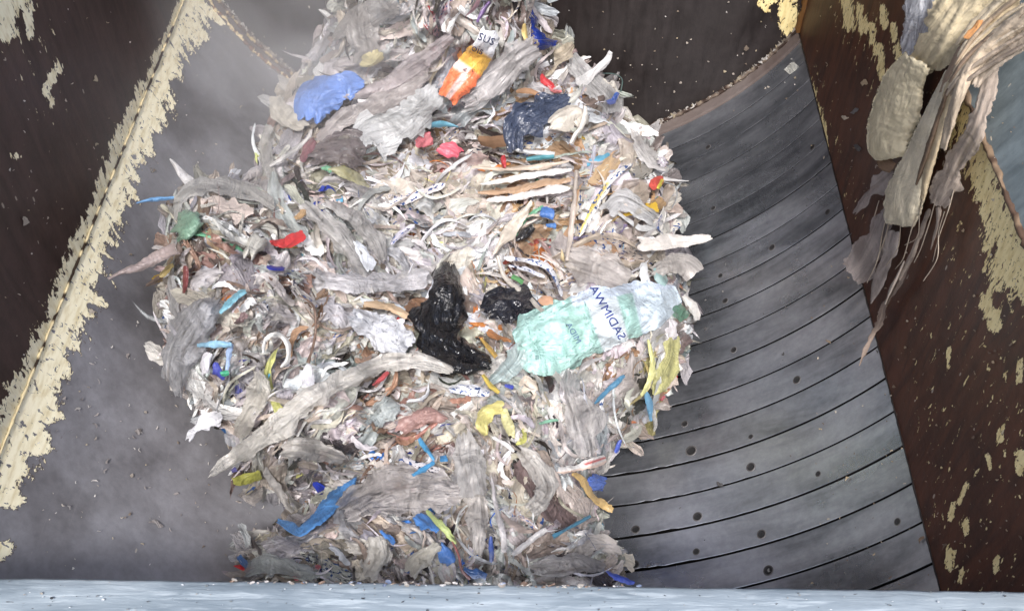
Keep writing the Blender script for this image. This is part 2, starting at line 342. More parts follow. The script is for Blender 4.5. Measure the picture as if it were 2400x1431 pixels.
bead('weld_seam', np.stack([XR - 0.001 + yy * 0, yy, ZR + yy * 0 + 0.001], -1), 0.0025, INK, 2, ((40, 34, 32), (34, 28, 26)), 0.9)
bead('weld_seam', np.stack([XR + yy * 0, yy, ZP + yy * 0], -1), 0.007, INK, 3, ((128, 108, 88), (84, 66, 54)), 1.5)
zz = np.linspace(ZR, ZR + 0.9, 60)
bead('weld_seam', np.stack([XR - 0.002 + zz * 0, YB - 0.004 + zz * 0, zz], -1), 0.012, INK, 4, ((190, 170, 116), (110, 76, 42)), 0.7)
ph = np.linspace(PL, PR, 240)
bead('weld_seam', np.stack([XC + (R - 0.012) * np.sin(ph), YB - 0.003 + ph * 0, ZC - (R - 0.012) * np.cos(ph)], -1), 0.008, INK, 5, ((104, 92, 82), (54, 42, 36)), 1.0)
ph = np.linspace(PL, -0.62, 150)
bead('rusty_edge', np.stack([XC + (R - .004) * np.sin(ph), YR + .012 + .012 * fbm(ph * 26, ph * 0, 4), ZC - (R - .004) * np.cos(ph)], -1), 0.006, INK, 6, ((206, 186, 146), (104, 70, 46)), 1.8)
bead('rusty_edge', np.stack([XC + (R - .014) * np.sin(ph), YB - .02 + .014 * fbm(ph * 30, ph * 0 + 3, 5), ZC - (R - .014) * np.cos(ph)], -1), 0.004, INK, 7, ((170, 150, 112), (80, 56, 40)), 2.2)
# plug bolts in the bars
BOLTS = [(1620, 1056, 13), (1760, 1094, 11), (1635, 1210, 11), (1785, 1251, 11), (1801, 1336, 12), (1488, 1322, 10), (1490, 1240, 10), (1632, 1292, 8), (2104, 1222, 9), (1868, 890, 10),
         (1810, 580, 8), (1918, 1110, 7), (1672, 488, 6), (1689, 646, 6), (1940, 497, 7), (1905, 345, 7), (1660, 345, 6), (1700, 705, 7), (1720, 820, 8), (1602, 860, 8), (1605, 993, 8), (1760, 1023, 6), (1445, 1290, 12)]
bproto = None
for (bx, by, br) in BOLTS:
    z = float(zfloor(bx, by)); P = pt(bx, by, z); phb = math.atan2(P[0] - XC, ZC - P[2])
    rad = br / F * z
    if bproto is None:
        n = 18; a = np.linspace(0, 2 * np.pi, n, endpoint=False)
        prof = [(1.35, -0.02), (1.25, 0.10), (1.0, 0.14), (0.9, 0.03), (0.55, -0.0), (0.0, 0.02)]
        V = np.array([[(r * math.cos(t), r * math.sin(t), h) for t in a] for r, h in prof])
        V = V.transpose(1, 0, 2); V = np.concatenate([V, V[:1]], 0)
        cw = np.array([[*lin((100, 98, 98)), 0], [*lin((88, 86, 86)), 0], [*lin((52, 50, 50)), 0], [*lin((30, 29, 30)), 0], [*lin((38, 37, 38)), 0], [*lin((30, 30, 30)), 0]])
        cc = np.broadcast_to(cw[None], (n + 1, 6, 4))
        bproto = mesh_np('plug_bolt', V, gridq(n + 1, 6)[:, ::-1], INK, hopper, col=cc.reshape(-1, 4), suv=V.reshape(-1, 3) * 0.1); o = bproto
    else:
        o = bproto.copy(); COL.objects.link(o); o.parent = hopper
    nrm = Vector((-math.sin(phb), 0, math.cos(phb)))
    o.location = Vector(P) - HL + nrm * 0.001; o.rotation_euler = nrm.to_track_quat('Z', 'Y').to_euler(); o.scale = (rad * .82, rad * .82, rad * 0.6)
# ground below and around so other viewpoints see something solid
gv = np.array([[-30, -30, -0.6], [30, -30, -0.6], [30, 30, -0.6], [-30, 30, -0.6]])
g = mesh_np('ground', gv, [[0, 1, 2, 3]], DARKM, suv=gv); g['kind'] = 'structure'

# ------------------------------------------------------------------ front beam
_r = ray(2480, 1392); zt = H + _r[2] * (XR / _r[0])            # rests on the side walls
print('beam height', zt)
def onz(px, py, zz): r = ray(px, py); return CAM + r * ((zz - H) / r[2])
pa, pb = onz(0, 1351, zt), onz(2400, 1383, zt); ud = (pb - pa) / np.linalg.norm(pb - pa)
fw = np.array([ud[1], -ud[0], 0.0]); pa2, pb2 = pa - ud * 0.5, pb + ud * 0.5
nb = 300; s_ = np.linspace(0, 1, nb)[:, None, None]
prof = [(0.0, -0.20), (0.0, -0.006), (0.006, 0.0)] + [(0.006 + 0.026 * i, 0.0) for i in range(1, 12)] + [(0.298, -0.006), (0.298, -0.20), (0.0, -0.20)]
pr = np.array(prof); base = pa2 + s_ * (pb2 - pa2)
V = base + pr[None, :, :1] * fw + pr[None, :, 1:] * np.array([0, 0, 1.0])
dent = fbm(s_[..., 0] * 60, pr[None, :, 0] * 30, 6) * 0.004
V[..., 2] += dent; V[..., :2] -= (fbm(s_[..., 0] * 80 + 0 * pr[None, :, 0], 0 * s_[..., 0] + 3.0, 8) * 0.004)[..., None] * fw[:2]
sv = np.stack(np.broadcast_arrays(s_[..., 0] * np.linalg.norm(pb2 - pa2), pr[None, :, 0] + pr[None, :, 1], 0.0), -1)
beam = mesh_np('steel_beam', V, gridq(nb, len(prof)), BEAMM, suv=sv.reshape(-1, 3))
tag(beam, 'pale grey scuffed steel beam running across the front of the hopper', 'beam')

# ------------------------------------------------------------------ the shape of the heap
GS = 8; gx = np.arange(-80, 2500, GS, dtype=float); gy = np.arange(-160, 1520, GS, dtype=float)
GX, GY = np.meshgrid(gx, gy, indexing='ij')
ZF = zfloor(GX, GY)
def blur(a, s):
    k = np.exp(-0.5 * (np.arange(-3 * s, 3 * s + 1) / s)**2); k /= k.sum(); n = len(k) // 2
    b = np.pad(a, ((n, n), (0, 0)), 'edge'); b = sum(k[i] * b[i:i + a.shape[0]] for i in range(len(k)))
    c = np.pad(b, ((0, 0), (n, n)), 'edge'); return sum(k[i] * c[:, i:i + a.shape[1]] for i in range(len(k)))
ZFB = np.minimum(blur(ZF, 12), ZF)
OUT = [(790, -150), (795, 0), (772, 60), (745, 130), (705, 185), (655, 240), (645, 300), (618, 345), (612, 405), (575, 440), (500, 432), (430, 450), (412, 500), (400, 560), (395, 620), (405, 690), (400, 760), (392, 850),
       (430, 905), (500, 960), (555, 1010), (560, 1070), (610, 1110), (660, 1150), (700, 1200), (650, 1240), (580, 1290), (575, 1440), (1435, 1440), (1412, 1300), (1395, 1220), (1400, 1130), (1430, 1040), (1500, 990),
       (1550, 930), (1580, 850), (1600, 760), (1585, 700), (1600, 640), (1580, 590), (1565, 510), (1560, 440), (1525, 350), (1480, 300), (1430, 270), (1435, 210), (1345, 175), (1300, 115), (1262, 50), (1262, -150)]
OA = np.array(OUT, float)
def edge_dist(px, py):
    d = np.full(px.shape, 1e9); ins = np.zeros(px.shape, bool)
    for (x1, y1), (x2, y2) in zip(OA, np.roll(OA, -1, 0)):
        dx, dy = x2 - x1, y2 - y1; t = np.clip(((px - x1) * dx + (py - y1) * dy) / (dx * dx + dy * dy), 0, 1)
        d = np.minimum(d, np.hypot(px - x1 - t * dx, py - y1 - t * dy))
        if y1 != y2:
            c = ((y1 > py) != (y2 > py)) & (px < dx * (py - y1) / dy + x1); ins ^= c
    return np.where(ins, d, -d)
ED = edge_dist(GX, GY)
def sst(x): x = np.clip(x, 0, 1); return x * x * (3 - 2 * x)
bul = np.sqrt(np.clip(1 - (1 - np.clip(ED / 240, 0, 1))**2, 0, 1))
DG = ZFB - 0.13 - 0.40 * bul
for cx_, cy_, rx_, ry_, h_ in [(560, 510, 150, 90, .10), (600, 700, 210, 110, .12), (620, 930, 170, 120, .06), (1000, 250, 260, 110, .08), (1300, 450, 230, 120, .09), (1380, 740, 200, 90, .12), (980, 700, 180, 120, .04),
                              (1020, 950, 250, 90, .07), (1300, 990, 130, 140, .07), (950, 1290, 340, 90, .08), (1070, 60, 170, 80, .05), (900, 480, 170, 60, .06), (1120, 1130, 120, 90, .04),
                              (745, 1135, 110, 55, -.34), (1150, 630, 120, 30, -.07), (1090, 765, 60, 60, -.06), (660, 600, 80, 24, -.07), (760, 690, 60, 20, -.05), (1350, 1180, 60, 60, -.04), (1470, 980, 90, 40, -.05)]:
    DG = DG - h_ * np.exp(-((GX - cx_) / rx_)**2 - ((GY - cy_) / ry_)**2)
DSM = blur(DG, 3); EDB = blur(ED, 5)
insf = sst((ED + 30) / 60)
DG = DG - insf * (0.15 * fbm(GX / 90, GY / 70, 11, 3) + 0.15 * fbm(GX / 34, GY / 26, 12, 2))
DG = np.minimum(DG, ZF - 0.04)
def look(T, px, py):
    u = np.clip((px - gx[0]) / GS, 0, len(gx) - 1.001); v = np.clip((py - gy[0]) / GS, 0, len(gy) - 1.001)
    i, j = u.astype(int), v.astype(int); a, b = u - i, v - j
    return (T[i, j] * (1 - a) + T[i + 1, j] * a) * (1 - b) + (T[i, j + 1] * (1 - a) + T[i + 1, j + 1] * a) * b
KM = 1 / F                                     # metres per pixel per metre of distance

# solid core: front skin plus a back skin on the trough, closed at the outline
msk = ED > 4
ii, jj = np.where(msk[:-1, :-1] & msk[1:, :-1] & msk[:-1, 1:] & msk[1:, 1:])
ny = len(gy); q = np.stack([ii * ny + jj, ii * ny + jj + 1, (ii + 1) * ny + jj + 1, (ii + 1) * ny + jj], 1)
Vf = pt(GX, GY, DG + 0.025).reshape(-1, 3); Vb = pt(GX, GY, np.minimum(ZF - 0.01, np.maximum(ZFB, DG + 0.06))).reshape(-1, 3)
used = np.unique(q); remap = -np.ones(len(Vf), int); remap[used] = np.arange(len(used)); qf = remap[q]; nU = len(used)
ed = {}
for f in qf:
    for a, b in zip(f, np.roll(f, -1)):
        if (b, a) in ed: del ed[(b, a)]
        else: ed[(a, b)] = 1
side = np.array([[b, a, a + nU, b + nU] for a, b in ed])
V = np.concatenate([Vf[used], Vb[used]]); Q = np.concatenate([qf, qf[:, ::-1] + nU, side])
cc = lin((80, 70, 65)) * (0.45 + 1.1 * (fbm(GX.ravel()[used] / 25, GY.ravel()[used] / 18, 21, 3)[:, None] + 0.5))  # core coloured dark so the gaps between strips look shaded
cc = np.concatenate([cc, cc]); cc = np.concatenate([cc, np.zeros((len(cc), 1))], 1)
core = mesh_np('waste_heap_core', V, Q, SOLID, col=cc, suv=V)
tag(core, 'dense brown grey mass of compacted shredded waste inside the heap', 'shredded waste', kind='stuff')

# ------------------------------------------------------------------ flow of the strands over the heap
FLOW = [(1050, 40, 82), (1200, 40, 80), (880, 60, -50), (850, 150, -45), (1000, 230, -38), (750, 230, -35), (1150, 200, -55), (1300, 320, 20), (1380, 200, -35), (1280, 420, -10), (1000, 420, 5), (1150, 360, 0), (800, 430, 12),
        (690, 350, -20), (500, 470, -25), (430, 530, 80), (600, 600, 50), (560, 520, 20), (800, 560, 62), (900, 600, 50), (1000, 520, -4), (1200, 560, -45), (1400, 480, -55), (1530, 560, -8), (450, 680, -25), (600, 650, 0), (750, 690, 30),
        (420, 850, 80), (560, 760, -40), (650, 850, -60), (800, 850, -20), (750, 950, -38), (600, 1000, -65), (900, 950, -15), (1100, 920, 5), (1330, 960, 85), (1200, 1100, 70), (1400, 1120, 78), (800, 1060, 20), (950, 1130, -30),
        (700, 1200, -20), (1100, 1170, 88), (640, 1310, -5), (880, 1290, 40), (1150, 1300, 80), (1350, 1320, 0), (1430, 640, 0), (1580, 640, 15), (1250, 650, 42), (1500, 860, -60), (640, 400, 80), (950, 760, 20), (900, 670, 0), (1050, 680, 80)]
FA = np.array(FLOW, float)
def flow(px, py):
    d2 = (px[:, None] - FA[None, :, 0])**2 + (py[:, None] - FA[None, :, 1])**2; w_ = 1 / (d2 + 900)**1.6
    a = np.radians(FA[:, 2]) * 2; sn, cn = (w_ * np.sin(a)).sum(1), (w_ * np.cos(a)).sum(1); n_ = np.hypot(sn, cn) + 1e-12
    tx = np.arctan2(look(EDB, px, py + 6) - look(EDB, px, py - 6), look(EDB, px + 6, py) - look(EDB, px - 6, py)) + math.pi / 2
    k = 1.6 * sst((55 - look(ED, px, py)) / 50) * (py < 1300)                      # strips follow the outline near it
    return 0.5 * np.arctan2(sn / n_ + k * np.sin(2 * tx), cn / n_ + k * np.cos(2 * tx))

PAL = np.array([(228, 229, 232), (216, 215, 216), (202, 200, 200), (190, 188, 188), (174, 171, 171), (206, 201, 195), (196, 187, 178), (176, 165, 155), (148, 137, 128), (118, 108, 103), (240, 242, 248), (160, 162, 168)], float)
ACC = np.array([(60, 130, 205), (110, 180, 210), (200, 50, 55), (215, 180, 70), (110, 175, 140), (40, 60, 160), (215, 120, 130), (190, 120, 70), (205, 205, 130), (50, 48, 52), (245, 245, 250), (150, 80, 75)], float)
#       x, y, r, colour, chance
ZONES = [(1320, 440, 150, (184, 150, 118), .25), (1250, 560, 130, (190, 165, 135), .25), (1400, 600, 90, (160, 128, 106), .25), (560, 580, 130, (140, 116, 104), .35), (1180, 330, 100, (150, 125, 100), .25), (980, 960, 120, (160, 118, 110), .25),
         (950, 1300, 180, (60, 125, 200), .07), (1130, 1330, 90, (50, 110, 205), .18), (1390, 490, 80, (130, 120, 150), .12), (1000, 1080, 70, (60, 110, 170), .08), (560, 860, 60, (90, 100, 160), .12), (700, 740, 90, (150, 124, 104), .25),
         (1180, 780, 70, (190, 120, 70), .25), (900, 870, 120, (150, 120, 100), .2), (1540, 880, 60, (190, 185, 130), .3), (1480, 900, 70, (150, 120, 95), .3), (1050, 1030, 80, (110, 90, 85), .2), (1110, 60, 60, (180, 140, 150), .15),
         (640, 330, 80, (205, 203, 200), .4), (1000, 180, 200, (190, 188, 190), .35), (850, 520, 160, (185, 182, 182), .4), (1330, 1060, 160, (180, 175, 172), .4), (800, 620, 110, (190, 188, 190), .3), (1450, 200, 90, (200, 200, 202), .5)]
def pick_cols(px, py, dark, acc=0.05, dk=0.0):
    n = len(px); b = np.clip(fbm(px / 130, py / 110, 31, 3) * 1.2 + 0.5, 0, 1)
    idx = np.clip((rng.random(n) * 0.72 + (1 - b) * 0.4) * 9.5, 0, 9).astype(int)
    c = PAL[idx]; k = rng.random(n) < 0.09; c = np.where(k[:, None], PAL[10], c); k = rng.random(n) < 0.06; c = np.where(k[:, None], PAL[11], c)
    for x, y, r, col, ch in ZONES:
        k = (rng.random(n) < ch * 0.8 * np.exp(-((px - x)**2 + (py - y)**2) / r**2)); c = np.where(k[:, None], np.array(col, float), c)
    k = rng.random(n) < dk; c = np.where(k[:, None], np.array((62., 57, 55)), c)
    k = rng.random(n) < acc; c = np.where(k[:, None], ACC[rng.integers(0, len(ACC), n)], c)
    c = c * (1 + rng.normal(0, 0.05, (n, 1))) + rng.normal(0, 3, (n, 3))
    return lin(np.clip(c, 8, 250)) * dark * 1.0

def ribbons(cx, cy, th, L, W, lift, nl, nw, stiff, tw, pleat, T=None, bend=0.5, ragged=0.25):
    """N curled strips lying on the heap; returns world vertices (N, nl, nw, 3) and strip coordinates"""
    N = len(cx); T = DG if T is None else T
    s = np.linspace(-1, 1, nl)[None, :, None]; wv = np.linspace(-1, 1, nw)[None, None, :]
    r = lambda a, b: (a + (b - a) * rng.random(N))[:, None, None]
    s = s + np.where(np.abs(s) > 0.99, 1, 0) * np.clip(rng.normal(0, 0.05, (N, nl, nw)), -.09, .09) * np.sign(s)
    prof = np.clip((1.04 - np.abs(s)) * r(2.0, 9), 0.3, 1) * (1 + r(-.35, .35) * s)
    jag = 1 + rng.normal(0, ragged, (N, nl, 2))[:, :, (np.arange(nw) >= nw / 2).astype(int)] * np.abs(wv)**2
    Lh, Wh = (L / 2)[:, None, None], (W / 2)[:, None, None]
    off = Wh * prof * jag * wv
    twist = r(-1, 1) * tw[:, None, None] + r(-1.1, 1.1) * tw[:, None, None] * s
    bnd, bn3 = r(-bend, bend), r(-bend, bend) * 0.6
    ax = s * Lh; ay = off * np.cos(twist) + Lh * (bnd * (s * s - 0.33) + bn3 * (s**3 - s * 0.6))
    c, sn = np.cos(th)[:, None, None], np.sin(th)[:, None, None]
    px = cx[:, None, None] + ax * c - ay * sn; py = cy[:, None, None] + ax * sn + ay * c
    d0 = look(T, cx, cy)[:, None, None]; dv = look(T, px, py); st = stiff[:, None, None]
    base = dv * (1 - st) + (d0 + r(-.5, .5) * KM * 3.4 * ax * 0.8) * st
    wob = pleat[:, None, None] * np.sin(wv * r(2, 7) + s * r(-4, 4) + r(0, 6)) + pleat[:, None, None] * 0.9 * np.sin(s * r(3, 9) + r(0, 6))
    wob = wob + pleat[:, None, None] * 2.2 * (ridge(ax / 14 + r(0, 60), off / 9 + r(0, 60), 4) - .5)
    d = base - lift[:, None, None] - off * np.sin(twist) * KM * 3.0 - wob
    lim = look(ZF, px, py) - 0.008; d = np.minimum(d, lim)
    P = pt(px, py, d)
    suv = np.stack([ax * KM * 3 * 1.0 + r(0, 50), wv * prof * Wh * KM * 3 + r(0, 50), np.where(Wh > 7, 1, 0) * np.maximum(np.abs(wv)**2.5, np.clip(np.abs(s), 0, 1)**5) + 0 * px], -1)
    return P, suv
def merge(P, suv, cols, prt):
    N, nl, nw, _ = P.shape; g0 = gridq(nl, nw); Q = (g0[None] + (np.arange(N) * nl * nw)[:, None, None]).reshape(-1, 4)
    c = np.concatenate([np.broadcast_to(cols[:, None, None, :], (N, nl, nw, 3)), np.broadcast_to(prt[:, None, None, None], (N, nl, nw, 1))], -1)
    return P.reshape(-1, 3), Q, c.reshape(-1, 4), suv.reshape(-1, 3)
def sample(n, lo=0.0, hi=1e9):
    xs, ys = [], []
    while len(xs) < n:
        x = rng.uniform(360, 1660, n * 2); y = rng.uniform(-110, 1420, n * 2); e = look(ED, x, y); k = (e > lo) & (e < hi)
        xs += list(x[k]); ys += list(y[k])
    return np.array(xs[:n]), np.array(ys[:n])
def U(a, b, n): return a + (b - a) * rng.random(n)
def layer(name, label, n, Lr, Wr, lift, nl, nw, dark, tw, pl, jit, stf, mat=FILM, lo=4, hi=1e9, acc=0.028, prt=0.05, bend=0.5, ragged=.25, xy=None):
    x, y = sample(n, lo, hi) if xy is None else xy; n = len(x)
    th = flow(x, y) + rng.normal(0, jit, n); L = np.exp(U(math.log(Lr[0]), math.log(Lr[1]), n)); W = np.minimum(np.exp(U(math.log(Wr[0]), math.log(Wr[1]), n)), L * 0.7)
    P, sv = ribbons(x, y, th, L, W, U(*lift, n), nl, nw, U(*stf, n), U(*tw, n), U(*pl, n), bend=bend, ragged=ragged)
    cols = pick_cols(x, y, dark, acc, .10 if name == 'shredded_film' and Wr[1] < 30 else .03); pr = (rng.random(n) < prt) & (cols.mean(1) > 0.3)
    V, Q, c, s = merge(P, sv, cols, pr.astype(float)); o = mesh_np(name, V, Q, mat, col=c, suv=s)
    tag(o, label, 'shredded plastic', kind='stuff'); return o
layer('shredded_film', 'strips of plastic film packed deep in the heap, darkened as gap shade', 2300, (60, 190), (14, 50), (-.02, .015), 11, 6, 0.5, (0.2, 1.0), (.002, .007), 0.45, (0, .4), ragged=.3, bend=.5, mat=SHRED)  # colour darkened to paint shade into the gaps under the upper strips
layer('shredded_film', 'pale torn strips of film tangled over the whole heap', 1550, (50, 180), (12, 46), (.0, .05), 12, 6, 1.0, (0.1, 1.1), (.002, .009), 0.36, (0, .45), ragged=.3, bend=.55)
layer('shredded_film', 'broad creased sheets of thin film caught in the heap', 640, (70, 210), (30, 84), (.015, .06), 14, 13, 1.08, (0.0, 0.6), (.003, .010), 0.4, (0, .4), mat=THIN, ragged=.25, acc=.01, lo=20)
layer('shredded_film', 'narrow strips of film over the heap', 900, (50, 200), (5, 14), (.01, .06), 12, 3, 0.92, (0.1, 1.3), (.001, .005), 0.4, (0, .5), ragged=.3, bend=.5, mat=SHRED)
layer('shredded_film', 'short ragged bits of film over the heap', 2200, (18, 70), (6, 22), (.01, .06), 7, 4, 0.92, (0.1, 1.3), (.002, .006), 0.6, (0, .5), ragged=.35, bend=.6, mat=SHRED)
layer('film_threads', 'fine curling threads and slivers of film between the larger shreds', 800, (35, 140), (1.6, 4), (.02, .07), 10, 2, 0.95, (0, 1), (0, .003), 0.5, (0, .6), bend=1.1, mat=SHRED)
layer('plastic_crumbs', 'small bright crumbs and chips of plastic scattered over the heap', 1100, (6, 20), (4, 12), (.02, .055), 3, 3, 1.0, (0, 1.3), (0, .003), 1.5, (0, .6), acc=0.09, mat=SHRED)
layer('fringe_film', 'limp wisps of film fringing the outline of the heap', 420, (60, 170), (12, 50), (.0, .04), 13, 8, 0.97, (0.0, .6), (.001, .006), 0.7, (0.1, .5), mat=THIN, lo=-4, hi=34, acc=.01, ragged=.2)

# ------------------------------------------------------------------ single pieces one can point at
def minf(a, k):
    b = a.copy()
    for dx in range(-k, k + 1):
        for dy in range(-k, k + 1): b = np.minimum(b, np.roll(np.roll(a, dx, 0), dy, 1))
    return b
DTOP = blur(minf(DG, 1), 2) - 0.05
def cr(P, n):
    P = np.asarray(P, float); Pp = np.vstack([2 * P[0] - P[1], P, 2 * P[-1] - P[-2]])
    seg = np.hypot(*(P[1:, :2] - P[:-1, :2]).T); cum = np.r_[0, np.cumsum(seg)]; u = np.linspace(0, cum[-1], n)
    k = np.clip(np.searchsorted(cum, u, 'right') - 1, 0, len(P) - 2); t = ((u - cum[k]) / seg[k])[:, None]
    a, b, c, d = Pp[k], Pp[k + 1], Pp[k + 2], Pp[k + 3]
    o = 0.5 * (2 * b + (c - a) * t + (2 * a - 5 * b + 4 * c - d) * t * t + (3 * b - a - 3 * c + d) * t**3)
    o[:, 2] = np.maximum(P[k, 2] * (1 - t[:, 0]) + P[k + 1, 2] * t[:, 0], 1.5); return o, cum[-1]
hs = [0]
def strip(pts, lift=0.03, pleat=.006, npl=3.0, ragged=.12, tw=0.0, puff=0.0, T=None, stiff=0.0, crump=.006, ends=.5, edge=.012, closed=False, step=7.0, wr=0.0):
    """one strip of film along a curved line; returns vertices, faces, strip coordinates and (s, w) in -1..1"""
    hs[0] += 1; sd_ = hs[0] * 7.1; T = DTOP if T is None else T
    L0 = sum(math.dist(a[:2], b[:2]) for a, b in zip(pts, pts[1:])); wm = max(p[2] for p in pts)
    n = int(np.clip(L0 / step, 6, 70)); m = int(np.clip(wm / 5.0, 4, 26)); c, L = cr(pts, n)
    t = np.gradient(c[:, :2], axis=0); t /= np.maximum(np.linalg.norm(t, axis=1), 1e-6)[:, None]
    s = np.linspace(-1, 1, n)[:, None]; w_ = np.linspace(-1, 1, m)[None, :]
    Wh = c[:, 2:3] / 2 * (1 + (ragged * 2.2 + (.55 if ragged > .09 else .1)) * fbm(s * L / 55 + sd_, np.sign(w_) * 3 + 5 + 0 * s, 3, 2) + ragged * 3.0 * fbm(s * L / 13 + sd_, np.sign(w_) * 3 + 8 + 0 * s, 4, 2) * np.abs(w_)**2)
    sh = ends * min(1.5 * wm, 70) * fbm(w_ * wm / 34 + sd_, np.sign(s) * 4.0 + 9, 5, 3)   # torn ends
    shf = np.clip(np.abs(s) * 3 - 2, 0, 1)
    twv = tw * np.sin(s * 2.2 + sd_)
    off = Wh * w_ * np.cos(twv)
    px = c[:, :1] - t[:, 1:2] * off + t[:, :1] * sh * shf; py = c[:, 1:2] + t[:, :1] * off + t[:, 1:2] * sh * shf
    dv = look(T, px, py); dc = look(T, c[:, :1], c[:, 1:2]) + 0 * w_
    base = dv * 0.7 + dc * 0.3
    if stiff: base = base * (1 - stiff) + (look(T, c[:, 0], c[:, 1]).min() + 0 * px) * stiff
    wq = w_ * Wh / 20; sq = s * L / 2
    pl = pleat * (2.6 * ridge(wq * npl * .5 + 1.5 * fbm(sq / 70 + sd_, wq * .4, 2) + sd_, sq / (90 if crump > .003 else 400), 3) + 1.2 * ridge(wq * npl * 1.1 + sd_ * 2 + sq / 60, sq / (40 if crump > .003 else 200) + sd_, 5) - 1.9)
    cp = crump * (2.2 * fbm(px / 30 + sd_, py / 30, 7, 3) + 1.3 * ridge(px / 17 + py / 40 + sd_, py / 19 - px / 50, 8) + .7 * ridge(px / 8 + sd_, py / 9, 9) - 1)
    if wr: cp = cp + wr * (ridge(sq / 11 + 5 * fbm(wq * .5 + sd_, sq / 40 + sd_, 3, 3), wq * .5 + sd_, 6) + .7 * ridge(sq / 5 + 3 * fbm(wq * .7, sq / 25 + sd_, 5, 2), wq * .9, 9) - .8)
    d = base - lift - pl - cp - Wh * w_ * np.sin(twv) * KM * 3 + edge * np.abs(w_)**4 - puff * np.sqrt(np.clip(1 - w_**2, 0, 1)) * np.sqrt(np.clip(1 - np.abs(s)**5, 0, 1))
    d = np.minimum(d, look(ZF, px, py) - 0.006)
    sm = s * L / 2 * KM * 3; suv = np.stack([sm + sd_ + 0 * w_, w_ * Wh * KM * 3 + sd_, (0 if (closed or wm < 14) else 1) * np.maximum(np.abs(w_)**3, np.abs(s)**6) + 0 * px], -1)
    V = pt(px, py, d); Q = gridq(n, m)
    if closed:
        V2 = pt(px, py, np.minimum(base - lift + edge + puff * 0.6 * np.sqrt(np.clip(1 - w_**2, 0, 1)), look(ZF, px, py) - 0.003)); k = n * m
        b = np.r_[np.arange(m), np.arange(1, n) * m + m - 1, (n - 1) * m + np.arange(m - 2, -1, -1), np.arange(n - 2, 0, -1) * m]
        b2 = np.roll(b, -1); V = np.concatenate([V.reshape(-1, 3), V2.reshape(-1, 3)]); Q = np.concatenate([Q, Q[:, ::-1] + k, np.stack([b2, b, b + k, b2 + k], 1)])
        suv = np.concatenate([suv.reshape(-1, 3)] * 2); s = np.r_[np.repeat(s[:, 0], m)] ; w2 = np.tile(w_[0], n)
        return V, Q, suv, np.concatenate([s, s]), np.concatenate([w2, w2])
    return V.reshape(-1, 3), Q, suv.reshape(-1, 3), np.repeat(s[:, 0], m), np.tile(w_[0], n)
MATS = {'f': FILM, 't': THIN, 's': SHINY, 'c': CLOTH, 'g': GAUZE, 'b': BAGM}
LAND = []
def hero(name, cat, label, pts, col, mat='f', short=None, colf=None, prt=0.0, dark=0.86, parent=None, group=None, **k):
    V, Q, suv, s, w_ = strip(pts, **k)
    c = np.broadcast_to(lin(col, dark), (len(V), 3)) if colf is None else colf(s, w_)
    c = c * 0.78 + 0.22 * c.mean(1, keepdims=True) * np.array((1.04, 1.0, .95))
    # soiling and fading vary along the piece
    c = c * (1 + 0.22 * fbm(suv[:, 0] * 14, suv[:, 1] * 14, 9, 3))[:, None]
    al = np.full((len(V), 1), float(prt))
    o = mesh_np(name, V, Q, MATS[mat], col=np.concatenate([c, al], 1), suv=suv, parent=parent)
    if parent is None: tag(o, label, cat, group)
    if short: p = pts[len(pts) // 2]; LAND.append((short, p[0], p[1]))
    return o
h = lambda *a, **k: hero(*a, **{**(dict(ragged=.2) if a[0] in ('plastic_scrap', 'plastic_strip') else {}), **k})
W_, G_, LG, BG = (226, 226, 230), (188, 184, 182), (205, 203, 202), (206, 190, 168)
h('plastic_bag', 'bag', 'blue plastic bag bunched at the upper left edge of the heap', [(728, 282, 55), (738, 245, 90), (775, 215, 85), (815, 200, 60), (852, 200, 26)], (84, 132, 214), 'b', 'the blue bag', pleat=.006, npl=3, lift=.05, dark=1.0)
h('food_wrapper', 'wrapper', 'white, yellow and orange printed wrapper standing upright near the top of the heap', [(1154, 72, 46), (1135, 110, 56), (1105, 155, 66), (1075, 195, 66), (1046, 234, 44)], W_, 'b', 'the orange wrapper', pleat=.009, npl=1.5, lift=.075, puff=.006, ragged=.09, ends=.35, crump=.010,
  colf=lambda s, w_: np.where((s < -0.42)[:, None], lin((228, 230, 238)), np.where((s < 0.02)[:, None], lin((248, 186, 12)), np.where(((s < .25) & (w_ > -.1) | (s > .3) & (np.abs(w_ - .05) < .22))[:, None], lin((236, 205, 200)), lin((250, 112, 40))))))
h('plastic_film', 'plastic film', 'wide white grey sheet of film hanging below the orange wrapper', [(1030, 205, 50), (985, 255, 95), (925, 300, 110), (865, 325, 110), (862, 350, 60)], (205, 208, 212), 't', 'the wide white sheet', pleat=.004, npl=3, lift=.06, ragged=.2)
h('plastic_film', 'plastic film', 'pale film fanning out to the right of the orange wrapper', [(1262, 108, 50), (1215, 135, 90), (1165, 180, 85), (1120, 220, 50), (1082, 246, 24)], (204, 200, 202), 't', 'the fan of pale film', pleat=.009, npl=5, lift=.06)
h('plastic_bag', 'bag', 'dark blue grey bag torn into a forked rag, right of the wide white sheet', [(1332, 228, 30), (1290, 250, 62), (1240, 280, 95), (1212, 312, 60), (1212, 352, 36)], (58, 70, 96), 's', 'the forked navy bag', pleat=.012, npl=4, lift=.06)
h('plastic_scrap', 'plastic scrap', 'bright red torn triangle above the forked navy bag', [(1268, 172, 10), (1278, 190, 22), (1302, 208, 12)], (215, 25, 45), 'f', None, pleat=.003)
h('plastic_scrap', 'plastic scrap', 'red and white twist between the navy bag and the fan of pale film', [(1285, 198, 12), (1300, 212, 18), (1318, 216, 8)], (222, 120, 125), 'f', None, pleat=.003)
h('plastic_scrap', 'plastic scrap', 'small yellow flap near the very top of the heap', [(1226, 55, 12), (1230, 75, 16), (1235, 98, 12)], (225, 195, 110), 'f')
